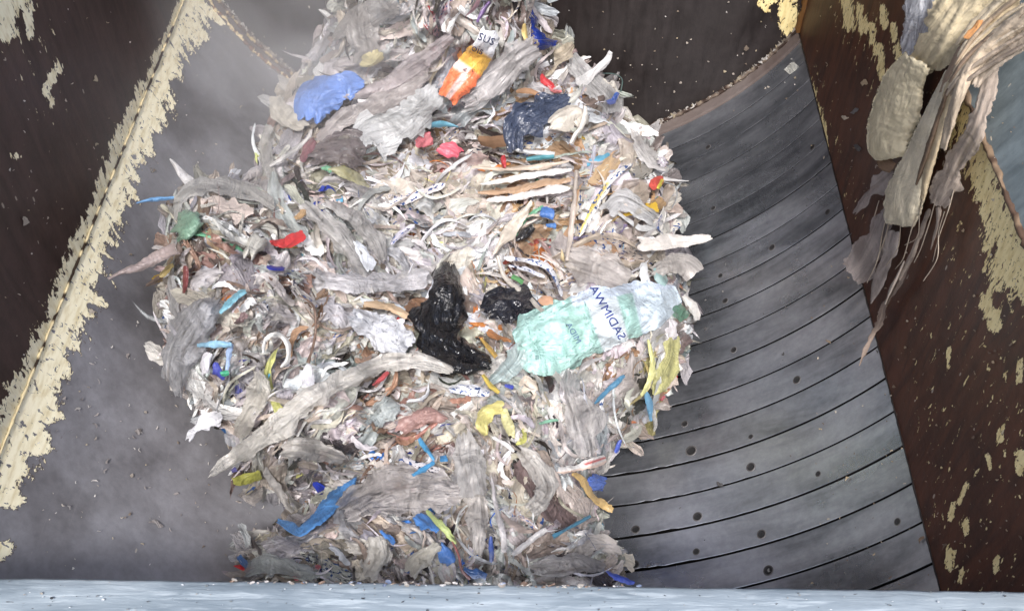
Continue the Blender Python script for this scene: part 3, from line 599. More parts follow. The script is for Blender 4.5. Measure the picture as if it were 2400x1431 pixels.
h('plastic_strip', 'plastic strip', 'violet and white strip at the very top centre of the heap', [(1118, 52, 6), (1132, 28, 11), (1150, 4, 9)], (120, 90, 150), 'f')
h('plastic_film', 'plastic film', 'thin smoky film draping off the top left of the heap', [(775, 95, 12), (830, 55, 60), (880, 25, 80), (930, -20, 60)], (170, 166, 165), 't', 'the smoky film at the top', pleat=.007, npl=4, lift=.04)
h('plastic_film', 'plastic film', 'greyish film hanging over the top left slope beside the smoky film', [(840, 10, 60), (850, 70, 90), (860, 120, 70), (835, 160, 30)], (175, 170, 168), 't', None, pleat=.009, npl=4, lift=.05)
h('plastic_film', 'plastic film', 'crumpled pale yellow film above the blue bag', [(842, 148, 24), (868, 140, 44), (895, 118, 34)], (215, 203, 150), 'f', 'the pale yellow film', pleat=.006, lift=.06)
h('plastic_film', 'plastic film', 'long mauve tinted film slanting across the upper heap', [(780, 225, 12), (880, 210, 40), (960, 165, 60), (1030, 110, 34), (1070, 75, 18)], (196, 184, 188), 't', 'the mauve slanting film', pleat=.006, npl=3, lift=.04)
h('plastic_film', 'plastic film', 'grey ribbon of film between the blue bag and the wide white sheet', [(740, 330, 20), (800, 285, 50), (880, 245, 55), (960, 205, 40), (1010, 170, 20)], (186, 178, 178), 't', None, pleat=.006, npl=3, lift=.05)
h('plastic_scrap', 'plastic scrap', 'small white label curling at the right of the blue bag', [(838, 238, 16), (865, 240, 20), (885, 250, 10)], (236, 236, 240), 'f')
h('plastic_strip', 'plastic strip', 'teal blue strip lying under the wide white sheet', [(992, 296, 14), (1035, 292, 17), (1075, 297, 10)], (80, 158, 186), 'f', 'the teal strip', lift=.05)
h('plastic_scrap', 'plastic scrap', 'rose pink film patch, left of the two below the teal strip', [(980, 345, 26), (998, 325, 44), (1012, 310, 12)], (222, 106, 122), 't', 'the pink patches', lift=.06, pleat=.004)
h('plastic_scrap', 'plastic scrap', 'hot pink film patch, right of the two below the teal strip', [(1028, 345, 20), (1052, 352, 44), (1082, 365, 26)], (222, 78, 108), 'f', None, lift=.06, pleat=.004)
h('plastic_scrap', 'plastic scrap', 'dark red tag beside the forked navy bag\'s lower tip', [(1176, 362, 16), (1184, 396, 13)], (190, 20, 44), 'f', 'the dark red tag', lift=.06, ends=.1)
h('cardboard_scrap', 'cardboard', 'brown folded cardboard piece left of the forked navy bag', [(1118, 326, 20), (1155, 332, 34), (1198, 326, 26)], (128, 96, 70), 'c', 'the brown cardboard', lift=.05)
h('cardboard_scrap', 'cardboard', 'tan cardboard sliver above the forked navy bag', [(1205, 215, 10), (1240, 214, 18), (1278, 226, 10)], (170, 128, 92), 'c', None, lift=.04)
h('plastic_film', 'plastic film', 'dark smoky translucent film left of the wide white sheet', [(725, 365, 40), (770, 352, 84), (820, 345, 96), (862, 360, 60)], (122, 112, 114), 't', 'the dark smoky film', pleat=.007, npl=4, lift=.05)
h('plastic_film', 'plastic film', 'dull red film at the left end of the dark smoky film', [(705, 380, 14), (722, 350, 36), (740, 325, 16)], (150, 98, 108), 't', None, lift=.06)
h('plastic_scrap', 'plastic scrap', 'mint green scrap under the dark smoky film', [(752, 396, 10), (768, 392, 16), (776, 408, 8)], (120, 190, 150), 'f', None, lift=.05)
h('plastic_film', 'plastic film', 'olive net like film below the dark smoky film', [(768, 396, 12), (800, 402, 30), (845, 425, 26), (870, 440, 8)], (186, 182, 136), 't', None, lift=.05, pleat=.008)
h('plastic_film', 'plastic film', 'twisted upright film on the left shoulder of the heap', [(632, 292, 20), (620, 330, 34), (628, 380, 36), (640, 430, 26)], (200, 198, 196), 't', 'the upright film on the left shoulder', pleat=.008, lift=.05)
h('plastic_film', 'plastic film', 'bunched cream film at the left of the blue bag', [(645, 225, 30), (660, 262, 60), (690, 290, 40), (720, 300, 20)], (208, 202, 190), 'f', None, pleat=.01, lift=.05, npl=4)
h('plastic_strip', 'plastic strip', 'long grey strip crossing from the left shoulder to the blue bag', [(628, 392, 10), (680, 360, 14), (720, 325, 12), (730, 300, 8)], (200, 198, 196), 'f', None, lift=.07)
h('plastic_film', 'plastic film', 'crumpled ivory ball of film right of the forked navy bag', [(1290, 305, 40), (1320, 280, 72), (1352, 270, 50), (1370, 300, 30)], (222, 214, 202), 'f', 'the ivory ball of film', puff=.02, pleat=.01, npl=4, lift=.04)
h('plastic_strip', 'plastic strip', 'bent white strip over the ivory ball of film', [(1372, 248, 10), (1368, 285, 12), (1345, 325, 12), (1338, 338, 8)], (226, 222, 216), 'f', None, lift=.09)
h('plastic_film', 'plastic film', 'sheer film fringe along the upper right edge of the heap', [(1335, 130, 40), (1380, 190, 70), (1420, 230, 60), (1440, 270, 40)], (200, 200, 202), 't', 'the sheer fringe on the upper right', pleat=.008, npl=4, lift=.02)
h('plastic_film', 'plastic film', 'horn of film sticking up at the upper right edge', [(1352, 200, 30), (1388, 172, 26), (1420, 145, 20), (1432, 116, 12)], (206, 206, 208), 'f', 'the horn on the upper right', lift=.02, stiff=.6, pleat=.005)
h('plastic_scrap', 'plastic scrap', 'blue and white flap on the upper right edge of the heap', [(1420, 240, 14), (1436, 236, 18), (1450, 212, 10)], (90, 110, 190), 'f', None, prt=1.0, stiff=.5)
h('plastic_film', 'plastic film', 'tattered loops of film on the right edge above the red and yellow scraps', [(1480, 300, 30), (1500, 345, 34), (1530, 385, 40), (1565, 400, 12)], (205, 203, 204), 't', 'the tattered loops on the right edge', stiff=.3, pleat=.006, ragged=.4)
h('plastic_scrap', 'plastic scrap', 'red scrap beside a yellow one at the right edge', [(1530, 444, 22), (1540, 425, 30), (1556, 412, 14)], (205, 66, 52), 'f', 'the red and yellow scraps', lift=.05, stiff=.4)
h('plastic_scrap', 'plastic scrap', 'small bright yellow piece on the red scrap at the right edge', [(1541, 442, 9), (1548, 430, 12), (1554, 420, 8)], (238, 220, 30), 'f', None, lift=.065, stiff=.4, ends=.1)
h('plastic_strip', 'plastic strip', 'thin white spike pointing right above the big pointed film', [(1555, 420, 10), (1585, 423, 5), (1614, 424, 2)], (206, 206, 208), 'f', None, lift=.04, stiff=.7)
h('cord', 'cord', 'thin grey loop of cord on the right edge under the white spike', [(1550, 425, 3), (1582, 436, 3), (1586, 462, 3), (1574, 488, 3)], (160, 165, 168), 'f', None, lift=.03, stiff=.7)
h('plastic_film', 'plastic film', 'big pointed strip of film jutting out of the right side of the heap', [(1490, 572, 30), (1545, 570, 42), (1600, 564, 34), (1650, 558, 20), (1676, 554, 6)], (216, 211, 207), 'f', 'the big pointed film', lift=.05, stiff=.6, pleat=.006)
h('plastic_film', 'plastic film', 'rounded sheer lobe of film on the right edge over the green bag', [(1530, 640, 30), (1570, 620, 60), (1610, 622, 62), (1634, 645, 44)], (204, 198, 194), 't', 'the sheer lobe on the right', lift=.04, stiff=.4, pleat=.008)
h('plastic_film', 'plastic film', 'large smooth pale film above the green printed bag', [(1325, 600, 50), (1375, 620, 95), (1430, 640, 105), (1480, 655, 60)], (214, 207, 204), 't', 'the smooth pale film', pleat=.004, lift=.04)
h('plastic_scrap', 'plastic scrap', 'white upright tuft between the pale film and the green bag', [(1508, 615, 18), (1512, 645, 26), (1514, 680, 20)], (232, 236, 240), 'f', None, lift=.06)
h('plastic_film', 'plastic film', 'teal white wisp at the right end of the green bag', [(1535, 625, 16), (1545, 650, 30), (1560, 672, 24)], (165, 205, 205), 't', None, lift=.05)
h('plastic_film', 'plastic film', 'green translucent tatter trailing off the right end of the green bag', [(1570, 715, 30), (1592, 732, 42), (1612, 745, 30)], (104, 166, 138), 't', None, lift=.02)
h('plastic_film', 'plastic film', 'frayed white tuft at the right tip of the green bag', [(1600, 690, 16), (1620, 715, 28), (1634, 755, 20)], (206, 204, 200), 'f', None, lift=.03, stiff=.5, ragged=.5)
for i, (p, c, l) in enumerate([
    ([(1118, 432, 10), (1180, 424, 16), (1260, 408, 18), (1348, 396, 12)], (236, 234, 232), 'uppermost of the white strips lying level in the middle right'),
    ([(1110, 452, 10), (1190, 448, 20), (1270, 430, 22), (1345, 420, 14)], (186, 150, 116), 'tan strip between the level white strips'),
    ([(1130, 470, 12), (1210, 462, 20), (1290, 444, 24), (1345, 440, 12)], (228, 224, 222), 'lowest of the white strips lying level in the middle right'),
    ([(1100, 390, 8), (1180, 396, 14), (1270, 390, 16), (1340, 376, 8)], (206, 188, 170), 'beige strip above the level white strips'),
    ([(1190, 345, 6), (1240, 356, 12), (1300, 360, 10)], (220, 224, 228), 'thin white strip under the forked navy bag'),
    ([(1235, 372, 8), (1265, 368, 12), (1300, 366, 8)], (60, 150, 165), 'turquoise strip under the forked navy bag')]):
    h('plastic_strip', 'plastic strip', l, p, c, 'f', ('the level white strips' if i == 0 else None), lift=.055, pleat=.003, tw=.3)
h('plastic_film', 'plastic film', 'beige leaf shaped fold of film pointing down left of the blue scraps', [(1250, 470, 12), (1222, 505, 34), (1188, 548, 36), (1155, 600, 8)], (216, 205, 190), 'f', 'the beige leaf shaped fold', pleat=.009, npl=4, lift=.06)
h('plastic_scrap', 'plastic scrap', 'upper of the two bright blue scraps in the middle right', [(1264, 498, 26), (1302, 502, 32)], (52, 122, 208), 'f', 'the blue scraps in the middle right', lift=.06, ends=.2)
h('plastic_scrap', 'plastic scrap', 'lower of the two bright blue scraps in the middle right', [(1278, 528, 10), (1306, 530, 18)], (58, 128, 205), 'f', None, lift=.06, ends=.2)
h('plastic_strip', 'plastic strip', 'white strip with yellow print slanting through the right side', [(1352, 562, 14), (1378, 515, 18), (1412, 455, 20), (1445, 408, 16), (1485, 380, 10)], (228, 224, 214), 'f', 'the yellow printed strip', lift=.07, tw=.2, colf=lambda s, w_: np.where(((w_ < -.1) & (s < .3))[:, None], lin((226, 200, 80)), lin((226, 224, 222))), prt=1.0)
h('plastic_strip', 'plastic strip', 'long straight beige strip standing upright at the right', [(1352, 400, 8), (1345, 480, 12), (1338, 550, 12), (1328, 612, 8)], (204, 192, 182), 'f', 'the upright beige strip', lift=.07)
h('plastic_film', 'plastic film', 'silvery sheer film right of the yellow printed strip', [(1420, 500, 40), (1450, 470, 60), (1500, 490, 50), (1540, 520, 30)], (200, 202, 206), 't', None, pleat=.009, lift=.04)
h('plastic_scrap', 'plastic scrap', 'black hollow scrap left of the upright beige strip', [(1212, 560, 18), (1232, 548, 28), (1250, 530, 14)], (26, 26, 30), 's', None, lift=.035)
h('plastic_bag', 'bag', 'tall black plastic bag bent in an L in the middle of the heap', [(1052, 616, 22), (1047, 660, 70), (1038, 712, 98), (1026, 765, 120), (1044, 808, 118), (1100, 836, 76), (1150, 852, 30)], (22, 23, 28), 's', 'the tall black bag', pleat=.007, npl=2, lift=.055, puff=.03, crump=.009)
h('plastic_bag', 'bag', 'small crumpled black bag between the tall black bag and the green bag', [(1138, 728, 44), (1170, 712, 84), (1215, 708, 76), (1255, 722, 30)], (30, 32, 42), 's', 'the small black bag', pleat=.012, npl=4, lift=.05, crump=.016)
h('plastic_strip', 'plastic strip', 'white strip with blue print arching above the green bag', [(1175, 604, 12), (1230, 610, 18), (1280, 625, 16), (1305, 660, 16), (1320, 702, 14)], (226, 228, 236), 'f', 'the arching white strip', lift=.075, prt=1.0)
h('plastic_strip', 'plastic strip', 'second blue printed white strip just under the arching one', [(1190, 622, 10), (1235, 632, 14), (1280, 650, 10)], (214, 220, 236), 'f', None, lift=.06, prt=1.0)
h('plastic_strip', 'plastic strip', 'narrow cream strip running down to the small black bag', [(1165, 600, 8), (1185, 650, 12), (1230, 690, 12), (1272, 730, 10)], (220, 212, 202), 'f', None, lift=.07)
h('plastic_scrap', 'plastic scrap', 'green scrap inside the arching white strip', [(1200, 648, 12), (1225, 662, 10)], (96, 176, 104), 'f', None, lift=.05)
h('cardboard_scrap', 'cardboard', 'peach coloured folded card at the upper left of the green bag', [(1262, 700, 20), (1285, 706, 34), (1302, 708, 18)], (206, 156, 122), 'c', None, lift=.055)
h('cardboard_scrap', 'cardboard', 'rust brown scrap over the small black bag', [(1150, 686, 12), (1168, 692, 22), (1182, 684, 10)], (178, 112, 70), 'c', None, lift=.05)
h('plastic_strip', 'plastic strip', 'yellow stick lying between the black bags and the green bag', [(1128, 792, 10), (1145, 815, 13), (1163, 836, 11)], (222, 178, 72), 'f', 'the yellow stick', lift=.075, ends=.1)
h('plastic_scrap', 'plastic scrap', 'orange brown shreds right of the yellow stick', [(1140, 775, 14), (1170, 790, 20), (1200, 800, 10)], (196, 130, 74), 'f', None, lift=.05, ragged=.5)
h('plastic_film', 'plastic film', 'pale teal end of film trailing off the lower left of the green bag', [(1150, 898, 20), (1180, 872, 44), (1210, 840, 56), (1225, 800, 30)], (184, 208, 210), 't', None, lift=.05)

# the green printed bag: puffed closed body, lettering as a part of it
BP = [(1212, 820, 84), (1245, 810, 150), (1310, 785, 160), (1380, 758, 150), (1450, 735, 140), (1515, 718, 122), (1560, 702, 84), (1592, 690, 40)]
def bagcol(s, w_):
    a, b, c_ = lin((156, 204, 198)), lin((204, 218, 228)), lin((196, 216, 232))
    o = np.broadcast_to(a, (len(s), 3)).copy()
    o[(s > -.05) & (s < .28)] = b; o[(s > .45)] = c_; o[((s > -.35) & (s < -.12) & (np.abs(w_) < .6))] = lin((158, 208, 198)); o[(w_ < -.62) & (s > -.2)] = lin((196, 214, 236))
    return o
bag = h('plastic_bag', 'bag', 'large pale green printed bag lying across the right of the heap', BP, (0, 0, 0), 'b', 'the green bag', colf=bagcol, closed=True, puff=.022, lift=.035, pleat=.014, npl=.7, crump=.012, ragged=.05, ends=.12, edge=.02, step=5)
from mathutils.bvhtree import BVHTree
def tree(o):
    me = o.data; return BVHTree.FromPolygons([v.co.copy() for v in me.vertices], [tuple(p.vertices) for p in me.polygons])
bt = tree(bag)
def onto(bt_, px, py, up=.003):
    r = Vector(ray(px, py)); hit = bt_.ray_cast(Vector(CAM), r.normalized())
    if hit[0] is None: return None
    return Vector(hit[0]) - r.normalized() * up
def letters(txt, parent, bt_, org, adv, upv, size, col, name='lettering'):
    """flat print laid on a curved sheet: org = photo point, adv / upv = unit advance and up vectors in the photo"""
    cu = bpy.data.curves.new('text_curve', 'FONT'); cu.body = txt; cu.size = 1.0; cu.resolution_u = 3
    to = bpy.data.objects.new('text_tmp', cu); COL.objects.link(to); bpy.context.view_layer.update()
    me = to.to_mesh().copy(); bpy.data.objects.remove(to)
    import bmesh
    bm = bmesh.new(); bm.from_mesh(me); bmesh.ops.triangulate(bm, faces=bm.faces)
    for _ in range(3): bmesh.ops.subdivide_edges(bm, edges=[e for e in bm.edges if e.calc_length() > 0.1], cuts=1)
    bmesh.ops.triangulate(bm, faces=bm.faces)
    bad = []
    for v in bm.verts:
        px = org[0] + size * (adv[0] * v.co.x + upv[0] * v.co.y); py = org[1] + size * (adv[1] * v.co.x + upv[1] * v.co.y)
        p = onto(bt_, px, py, .007)
        if p is None: bad.append(v)
        else: v.co = p
    bmesh.ops.delete(bm, geom=bad, context='VERTS')
    bm.to_mesh(me); bm.free(); me.materials.clear(); me.materials.append(INK)
    n = len(me.vertices); at = me.attributes.new('Col', 'FLOAT_COLOR', 'POINT'); at.data.foreach_set('color', np.tile(np.r_[lin(col), 0], n).astype(np.float32))
    at = me.attributes.new('suv', 'FLOAT_VECTOR', 'POINT'); at.data.foreach_set('vector', np.zeros(n * 3, np.float32))
    o = bpy.data.objects.new(name, me); COL.objects.link(o); o.parent = parent; return o
letters('SADIMWA', bag, bt, (1452, 798), (-0.50, -0.866), (0.80, -0.42), 31, (42, 56, 128))
letters('MIDA', bag, bt, (1352, 806), (-0.50, -0.866), (0.80, -0.42), 22, (96, 118, 150), 'faded_lettering')
letters('Ei', bag, bt, (1254, 842), (1, -.05), (.05, -1), 14, (90, 110, 120), 'small_print')
wr = [o for o in COL.objects if o.name == 'food_wrapper'][0]; wt = tree(wr)
letters('SUS', wr, wt, (1118, 92), (0.90, 0.38), (0.38, -0.92), 26, (20, 34, 78))
letters('ois', wr, wt, (1103, 118), (0.90, 0.38), (0.38, -0.92), 26, (24, 40, 84))
letters('O', wr, wt, (1082, 172), (1, 0), (0, -1), 22, (240, 228, 224)); letters('<', wr, wt, (1085, 170), (1, 0), (0, -1), 16, (70, 50, 70)); letters('i:', wr, wt, (1105, 170), (1, 0), (0.2, -1), 16, (40, 36, 60))

h('plastic_film', 'plastic film', 'yellow tinted net bag hanging at the right under the green bag', [(1575, 790, 30), (1572, 840, 50), (1555, 885, 56), (1530, 925, 24)], (206, 204, 128), 't', 'the yellow net bag', lift=.03, pleat=.01, npl=4)
h('plastic_strip', 'plastic strip', 'pale yellow strip along the yellow net bag', [(1518, 790, 8), (1530, 850, 18), (1518, 900, 18), (1500, 930, 10)], (222, 222, 140), 'f', None, lift=.05)
h('plastic_strip', 'plastic strip', 'steel blue strip slanting below the green bag', [(1392, 948, 8), (1420, 920, 13), (1464, 878, 15)], (72, 146, 188), 'f', 'the steel blue strip', lift=.055)
h('plastic_strip', 'plastic strip', 'sky blue shred hanging at the lower right edge', [(1512, 915, 16), (1522, 945, 20), (1526, 992, 8)], (92, 166, 210), 'f', 'the hanging sky blue shred', lift=.04)
h('plastic_strip', 'plastic strip', 'royal blue sliver on the lower right edge of the heap', [(1442, 1066, 8), (1450, 1045, 15), (1457, 1026, 8)], (48, 84, 196), 'f', None, lift=.04)
h('plastic_strip', 'plastic strip', 'white strip with a red stripe at the lower right', [(1306, 1102, 18), (1350, 1096, 22), (1390, 1084, 30), (1424, 1072, 16)], W_, 'f', 'the red striped strip', lift=.06, colf=lambda s, w_: np.where(((np.abs(w_ + .1) < .25) & (s > 0))[:, None], lin((210, 40, 36)), np.where(((w_ > .3))[:, None], lin((232, 200, 184)), lin((230, 228, 226)))))
h('plastic_bag', 'bag', 'blue wad of bag under the red striped strip', [(1378, 1122, 30), (1398, 1130, 48), (1418, 1134, 36)], (44, 104, 212), 's', 'the blue wad', lift=.04, puff=.02)
h('plastic_strip', 'plastic strip', 'curved yellow ochre strip ending at the lower right edge', [(1338, 1106, 14), (1365, 1125, 20), (1392, 1165, 17), (1442, 1198, 22)], (218, 180, 104), 'f', 'the ochre strip', lift=.075, ends=.1)
h('plastic_film', 'plastic film', 'big hanging grey film below the green bag', [(1340, 866, 18), (1340, 915, 58), (1362, 975, 104), (1372, 1035, 90), (1374, 1076, 30)], (198, 195, 196), 't', 'the big hanging grey film', pleat=.009, npl=5, lift=.05)
h('plastic_film', 'plastic film', 'crumpled yellow film in the lower middle', [(1180, 950, 34), (1145, 962, 44), (1130, 990, 38), (1140, 1022, 16)], (218, 208, 118), 'f', 'the crumpled yellow film', lift=.06, pleat=.008, crump=.012)
h('plastic_film', 'plastic film', 'yellow green film right of the crumpled yellow film', [(1180, 955, 20), (1190, 990, 34), (1200, 1025, 16)], (206, 202, 140), 'f', None, lift=.045)
h('plastic_film', 'plastic film', 'bell shaped grey film hanging in the lower middle', [(1088, 1008, 30), (1092, 1060, 74), (1102, 1115, 92), (1112, 1165, 64)], (192, 190, 190), 't', 'the bell shaped film', pleat=.009, npl=4, lift=.075)
h('plastic_film', 'plastic film', 'long tail of film under the bell shaped film', [(1112, 1130, 60), (1118, 1200, 66), (1122, 1260, 40), (1120, 1310, 18)], (204, 198, 194), 't', None, pleat=.01, npl=5, lift=.06)
h('plastic_film', 'plastic film', 'curled grey film right of the bell shaped film', [(1215, 1050, 24), (1255, 1090, 60), (1280, 1150, 60), (1240, 1205, 34)], (204, 200, 196), 't', None, pleat=.01, npl=3, lift=.05)
h('plastic_strip', 'plastic strip', 'white strip under the crumpled yellow film', [(1152, 1022, 12), (1180, 1038, 16), (1208, 1060, 10)], (226, 226, 230), 'f', None, lift=.06)
h('plastic_strip', 'plastic strip', 'cyan strand at the lower left of the crumpled yellow film', [(980, 1026, 10), (998, 1050, 15), (1020, 1080, 12)], (44, 158, 214), 'f', 'the cyan strands', lift=.065)
h('plastic_strip', 'plastic strip', 'cyan strip crossing below the other cyan strand', [(964, 1116, 11), (995, 1096, 16), (1022, 1080, 10)], (40, 160, 222), 'f', None, lift=.07)
h('plastic_scrap', 'plastic scrap', 'cyan knot left of the bell shaped film', [(1028, 1076, 18), (1050, 1074, 18)], (30, 130, 190), 'f', None, lift=.06)
h('plastic_film', 'plastic film', 'white printed film left of the bell shaped film', [(935, 1072, 16), (975, 1090, 26), (1012, 1104, 34), (1045, 1108, 20)], (226, 222, 228), 'f', None, lift=.05, prt=1.0)
h('plastic_bag', 'bag', 'long bright blue bag strip at the lower left of the heap', [(645, 1215, 18), (675, 1232, 26), (700, 1244, 28), (735, 1220, 34), (770, 1190, 46), (805, 1160, 48), (838, 1122, 24)], (52, 146, 226), 'f', 'the long blue bag strip', lift=.06, pleat=.006, ragged=.25)
h('plastic_film', 'plastic film', 'broad milky film lying right of the long blue bag strip', [(800, 1205, 60), (870, 1165, 120), (960, 1150, 130), (1060, 1150, 70), (1105, 1140, 24)], (188, 182, 182), 't', 'the milky film', lift=.06, pleat=.006, npl=5)
h('plastic_film', 'plastic film', 'grey film folded over the hollow at the lower left', [(655, 1060, 30), (700, 1050, 70), (760, 1060, 50), (815, 1080, 20)], (198, 194, 190), 't', None, lift=.05, pleat=.01)
h('plastic_strip', 'plastic strip', 'grey band hanging down over the dark hollow at the lower left', [(615, 1095, 18), (640, 1130, 26), (665, 1170, 20), (690, 1205, 12)], (160, 156, 154), 'f', None, lift=.02, stiff=.5)
for i, (p, c, l) in enumerate([
    ([(890, 1240, 14), (908, 1258, 22), (928, 1274, 14)], (40, 128, 216), 'blue bit below the milky film'),
    ([(970, 1208, 20), (1000, 1222, 40), (1030, 1245, 26)], (44, 128, 210), 'blue patch at the left of the green yellow strip'),
    ([(1030, 1275, 20), (1050, 1300, 40), (1068, 1318, 24)], (50, 126, 214), 'blue patch under the green yellow strip'),
    ([(962, 1288, 16), (970, 1310, 24), (950, 1345, 12)], (36, 84, 150), 'deep blue fold at the bottom of the heap'),
    ([(1082, 1330, 20), (1110, 1345, 28), (1142, 1348, 18)], (48, 118, 200), 'blue fibre tangle at the bottom just above the beam'),
    ([(1150, 1255, 10), (1152, 1290, 18), (1150, 1320, 10)], (50, 90, 180), 'blue shred right of the red string'),
    ([(556, 1298, 14), (568, 1318, 22), (580, 1332, 10)], (34, 96, 160), 'blue bit at the bottom left corner of the heap'),
    ([(1418, 1336, 10), (1445, 1352, 18), (1492, 1366, 12)], (36, 88, 226), 'vivid blue shred at the bottom right corner of the heap')]):
    h('plastic_scrap', 'plastic scrap', l, p, c, 'f', None, lift=.05, ragged=.35)
h('plastic_strip', 'plastic strip', 'green yellow strip slanting down at the bottom centre', [(996, 1192, 10), (1025, 1222, 20), (1055, 1255, 20), (1072, 1276, 8)], (186, 204, 120), 'f', 'the green yellow strip', lift=.075, ends=.1)
h('cord', 'cord', 'dull red string curling down to the beam at the bottom', [(1060, 1268, 5), (1075, 1300, 7), (1082, 1335, 7), (1102, 1356, 8)], (170, 100, 96), 'f', 'the red string', lift=.08)
h('plastic_film', 'plastic film', 'very long grey white film sweeping from the middle down to the left edge', [(478, 1124, 5), (530, 1082, 34), (590, 1045, 58), (670, 985, 64), (740, 925, 58), (820, 880, 50), (905, 848, 46), (985, 845, 42), (1045, 862, 26), (1075, 885, 10)], (214, 211, 206), 't', 'the long sweeping film', lift=.07, pleat=.010, npl=4, stiff=.15)
h('plastic_film', 'plastic film', 'olive yellow film under the left end of the long sweeping film', [(543, 1128, 22), (575, 1120, 28), (615, 1108, 26)], (172, 172, 62), 'f', None, lift=.03)
h('plastic_scrap', 'plastic scrap', 'violet blue bit under the left tip of the long sweeping film', [(540, 1105, 10), (556, 1098, 16)], (96, 92, 176), 'f', None, lift=.04)
h('plastic_film', 'plastic film', 'white ragged flag hanging at the left edge below the sheer bag', [(438, 1034, 6), (462, 1005, 36), (492, 985, 46), (520, 968, 28)], (222, 224, 234), 'f', 'the white ragged flag', lift=.02, stiff=.3, ragged=.4)
h('plastic_bag', 'bag', 'sheer bag bulging at the left edge of the heap', [(420, 935, 10), (415, 890, 60), (418, 835, 104), (450, 780, 120), (488, 730, 80), (520, 700, 30)], (178, 180, 188), 't', 'the sheer bag on the left', lift=.03, pleat=.005, npl=2, puff=.05)
h('plastic_film', 'plastic film', 'narrow sheer film above the sheer bag on the left edge', [(400, 640, 14), (402, 680, 30), (408, 720, 26), (420, 750, 12)], (176, 176, 180), 't', None, lift=.03)
h('plastic_strip', 'plastic strip', 'light blue band across the sheer bag on the left', [(458, 810, 14), (500, 806, 20), (548, 806, 16)], (132, 188, 220), 'f', None, lift=.085, ends=.2)
h('plastic_strip', 'plastic strip', 'white block of folded strips under the light blue band', [(478, 880, 22), (482, 850, 28), (492, 822, 22)], (220, 220, 230), 'f', None, lift=.06)
h('plastic_strip', 'plastic strip', 'pale blue upright shred right of the light blue band', [(532, 870, 12), (536, 835, 20), (545, 800, 16)], (150, 180, 224), 'f', None, lift=.06)
h('plastic_scrap', 'plastic scrap', 'indigo scrap beside a green one at the left of the heap', [(503, 845, 12), (512, 868, 26), (526, 890, 14)], (52, 66, 178), 'f', 'the indigo and green scraps', lift=.06)
h('plastic_scrap', 'plastic scrap', 'emerald scrap beside the indigo one', [(516, 876, 14), (538, 872, 16)], (44, 176, 132), 'f', None, lift=.07)
h('plastic_strip', 'plastic strip', 'cyan shred slanting in the upper left lobe', [(512, 738, 18), (540, 708, 24), (578, 680, 14)], (120, 196, 220), 'f', 'the slanting cyan shred', lift=.07)
h('plastic_scrap', 'plastic scrap', 'plain white tag hanging in the lower left middle', [(724, 848, 12), (722, 872, 34), (721, 908, 34)], (232, 233, 242), 'f', 'the white tag', lift=.09, ends=.05, ragged=.04, pleat=.002)
h('plastic_strip', 'plastic strip', 'white ribbon looping like a hook left of the white tag', [(618, 830, 10), (622, 795, 14), (650, 782, 16), (674, 805, 18), (672, 845, 16), (655, 862, 8)], (238, 238, 236), 'f', 'the looping white ribbon', lift=.075, tw=.5)
h('plastic_strip', 'plastic strip', 'thin brown strand running down to the white tag', [(700, 690, 4), (735, 720, 6), (738, 790, 6), (722, 850, 7)], (140, 112, 96), 'f', None, lift=.09)
h('plastic_bag', 'bag', 'crumpled silvery white bag left of the tall black bag', [(822, 738, 36), (865, 760, 74), (915, 785, 84), (965, 812, 44)], (186, 190, 200), 's', 'the silvery bag', lift=.05, crump=.016, pleat=.009)
h('plastic_film', 'plastic film', 'flat pale band of film pointing at the tall black bag', [(750, 655, 40), (840, 664, 52), (930, 660, 52), (1012, 648, 40)], (206, 205, 212), 't', 'the flat pale band', lift=.07, pleat=.004)
h('plastic_strip', 'plastic strip', 'tan strip between the flat pale band and the silvery bag', [(850, 712, 18), (900, 716, 26), (960, 742, 20)], (208, 176, 138), 'f', None, lift=.055)
h('plastic_film', 'plastic film', 'long grey film arching over the middle left of the heap', [(700, 470, 20), (760, 520, 50), (815, 575, 60), (855, 640, 50), (875, 700, 20)], (188, 186, 186), 't', 'the arching grey film', lift=.06, pleat=.009, npl=4)
h('plastic_film', 'plastic film', 'grey film running beside the arching grey film', [(760, 470, 20), (830, 510, 40), (880, 560, 44), (905, 620, 20)], (180, 178, 178), 't', None, lift=.06, pleat=.007)
h('plastic_scrap', 'plastic scrap', 'bluish white scrap on the arching grey film', [(830, 560, 14), (845, 585, 34), (862, 618, 36), (868, 636, 14)], (232, 240, 252), 'f', 'the bluish white scrap', lift=.085)
h('plastic_film', 'plastic film', 'rolled film arching over the top of the upper left lobe', [(418, 520, 20), (420, 468, 34), (470, 438, 44), (545, 440, 50), (610, 462, 40), (650, 490, 16)], (200, 198, 196), 't', 'the arch of the left lobe', lift=.05, pleat=.009, npl=3)
h('plastic_film', 'plastic film', 'horn of white film rising from the upper left lobe', [(450, 432, 34), (425, 408, 24), (412, 388, 14), (398, 370, 8)], (200, 198, 200), 'f', 'the horn on the left lobe', lift=.03, stiff=.5)
h('plastic_film', 'plastic film', 'long brown grey strand reaching left off the heap', [(420, 580, 40), (370, 600, 34), (325, 625, 24), (285, 638, 14), (248, 656, 4)], (176, 158, 156), 'f', 'the strand reaching left', lift=.03, stiff=.7)
h('plastic_strip', 'plastic strip', 'light blue sliver flying off the upper left lobe', [(318, 476, 4), (355, 468, 11), (408, 463, 7)], (84, 160, 222), 'f', None, lift=.03, stiff=.8)
h('plastic_scrap', 'plastic scrap', 'domed green cap of film at the left edge of the heap', [(408, 545, 44), (440, 528, 66), (470, 508, 40)], (120, 162, 138), 'b', 'the green cap', lift=.04, puff=.04)
h('plastic_scrap', 'plastic scrap', 'beige yellow scrap under the green cap', [(374, 650, 14), (388, 635, 24), (408, 618, 16)], (226, 200, 116), 'f', None, lift=.04)
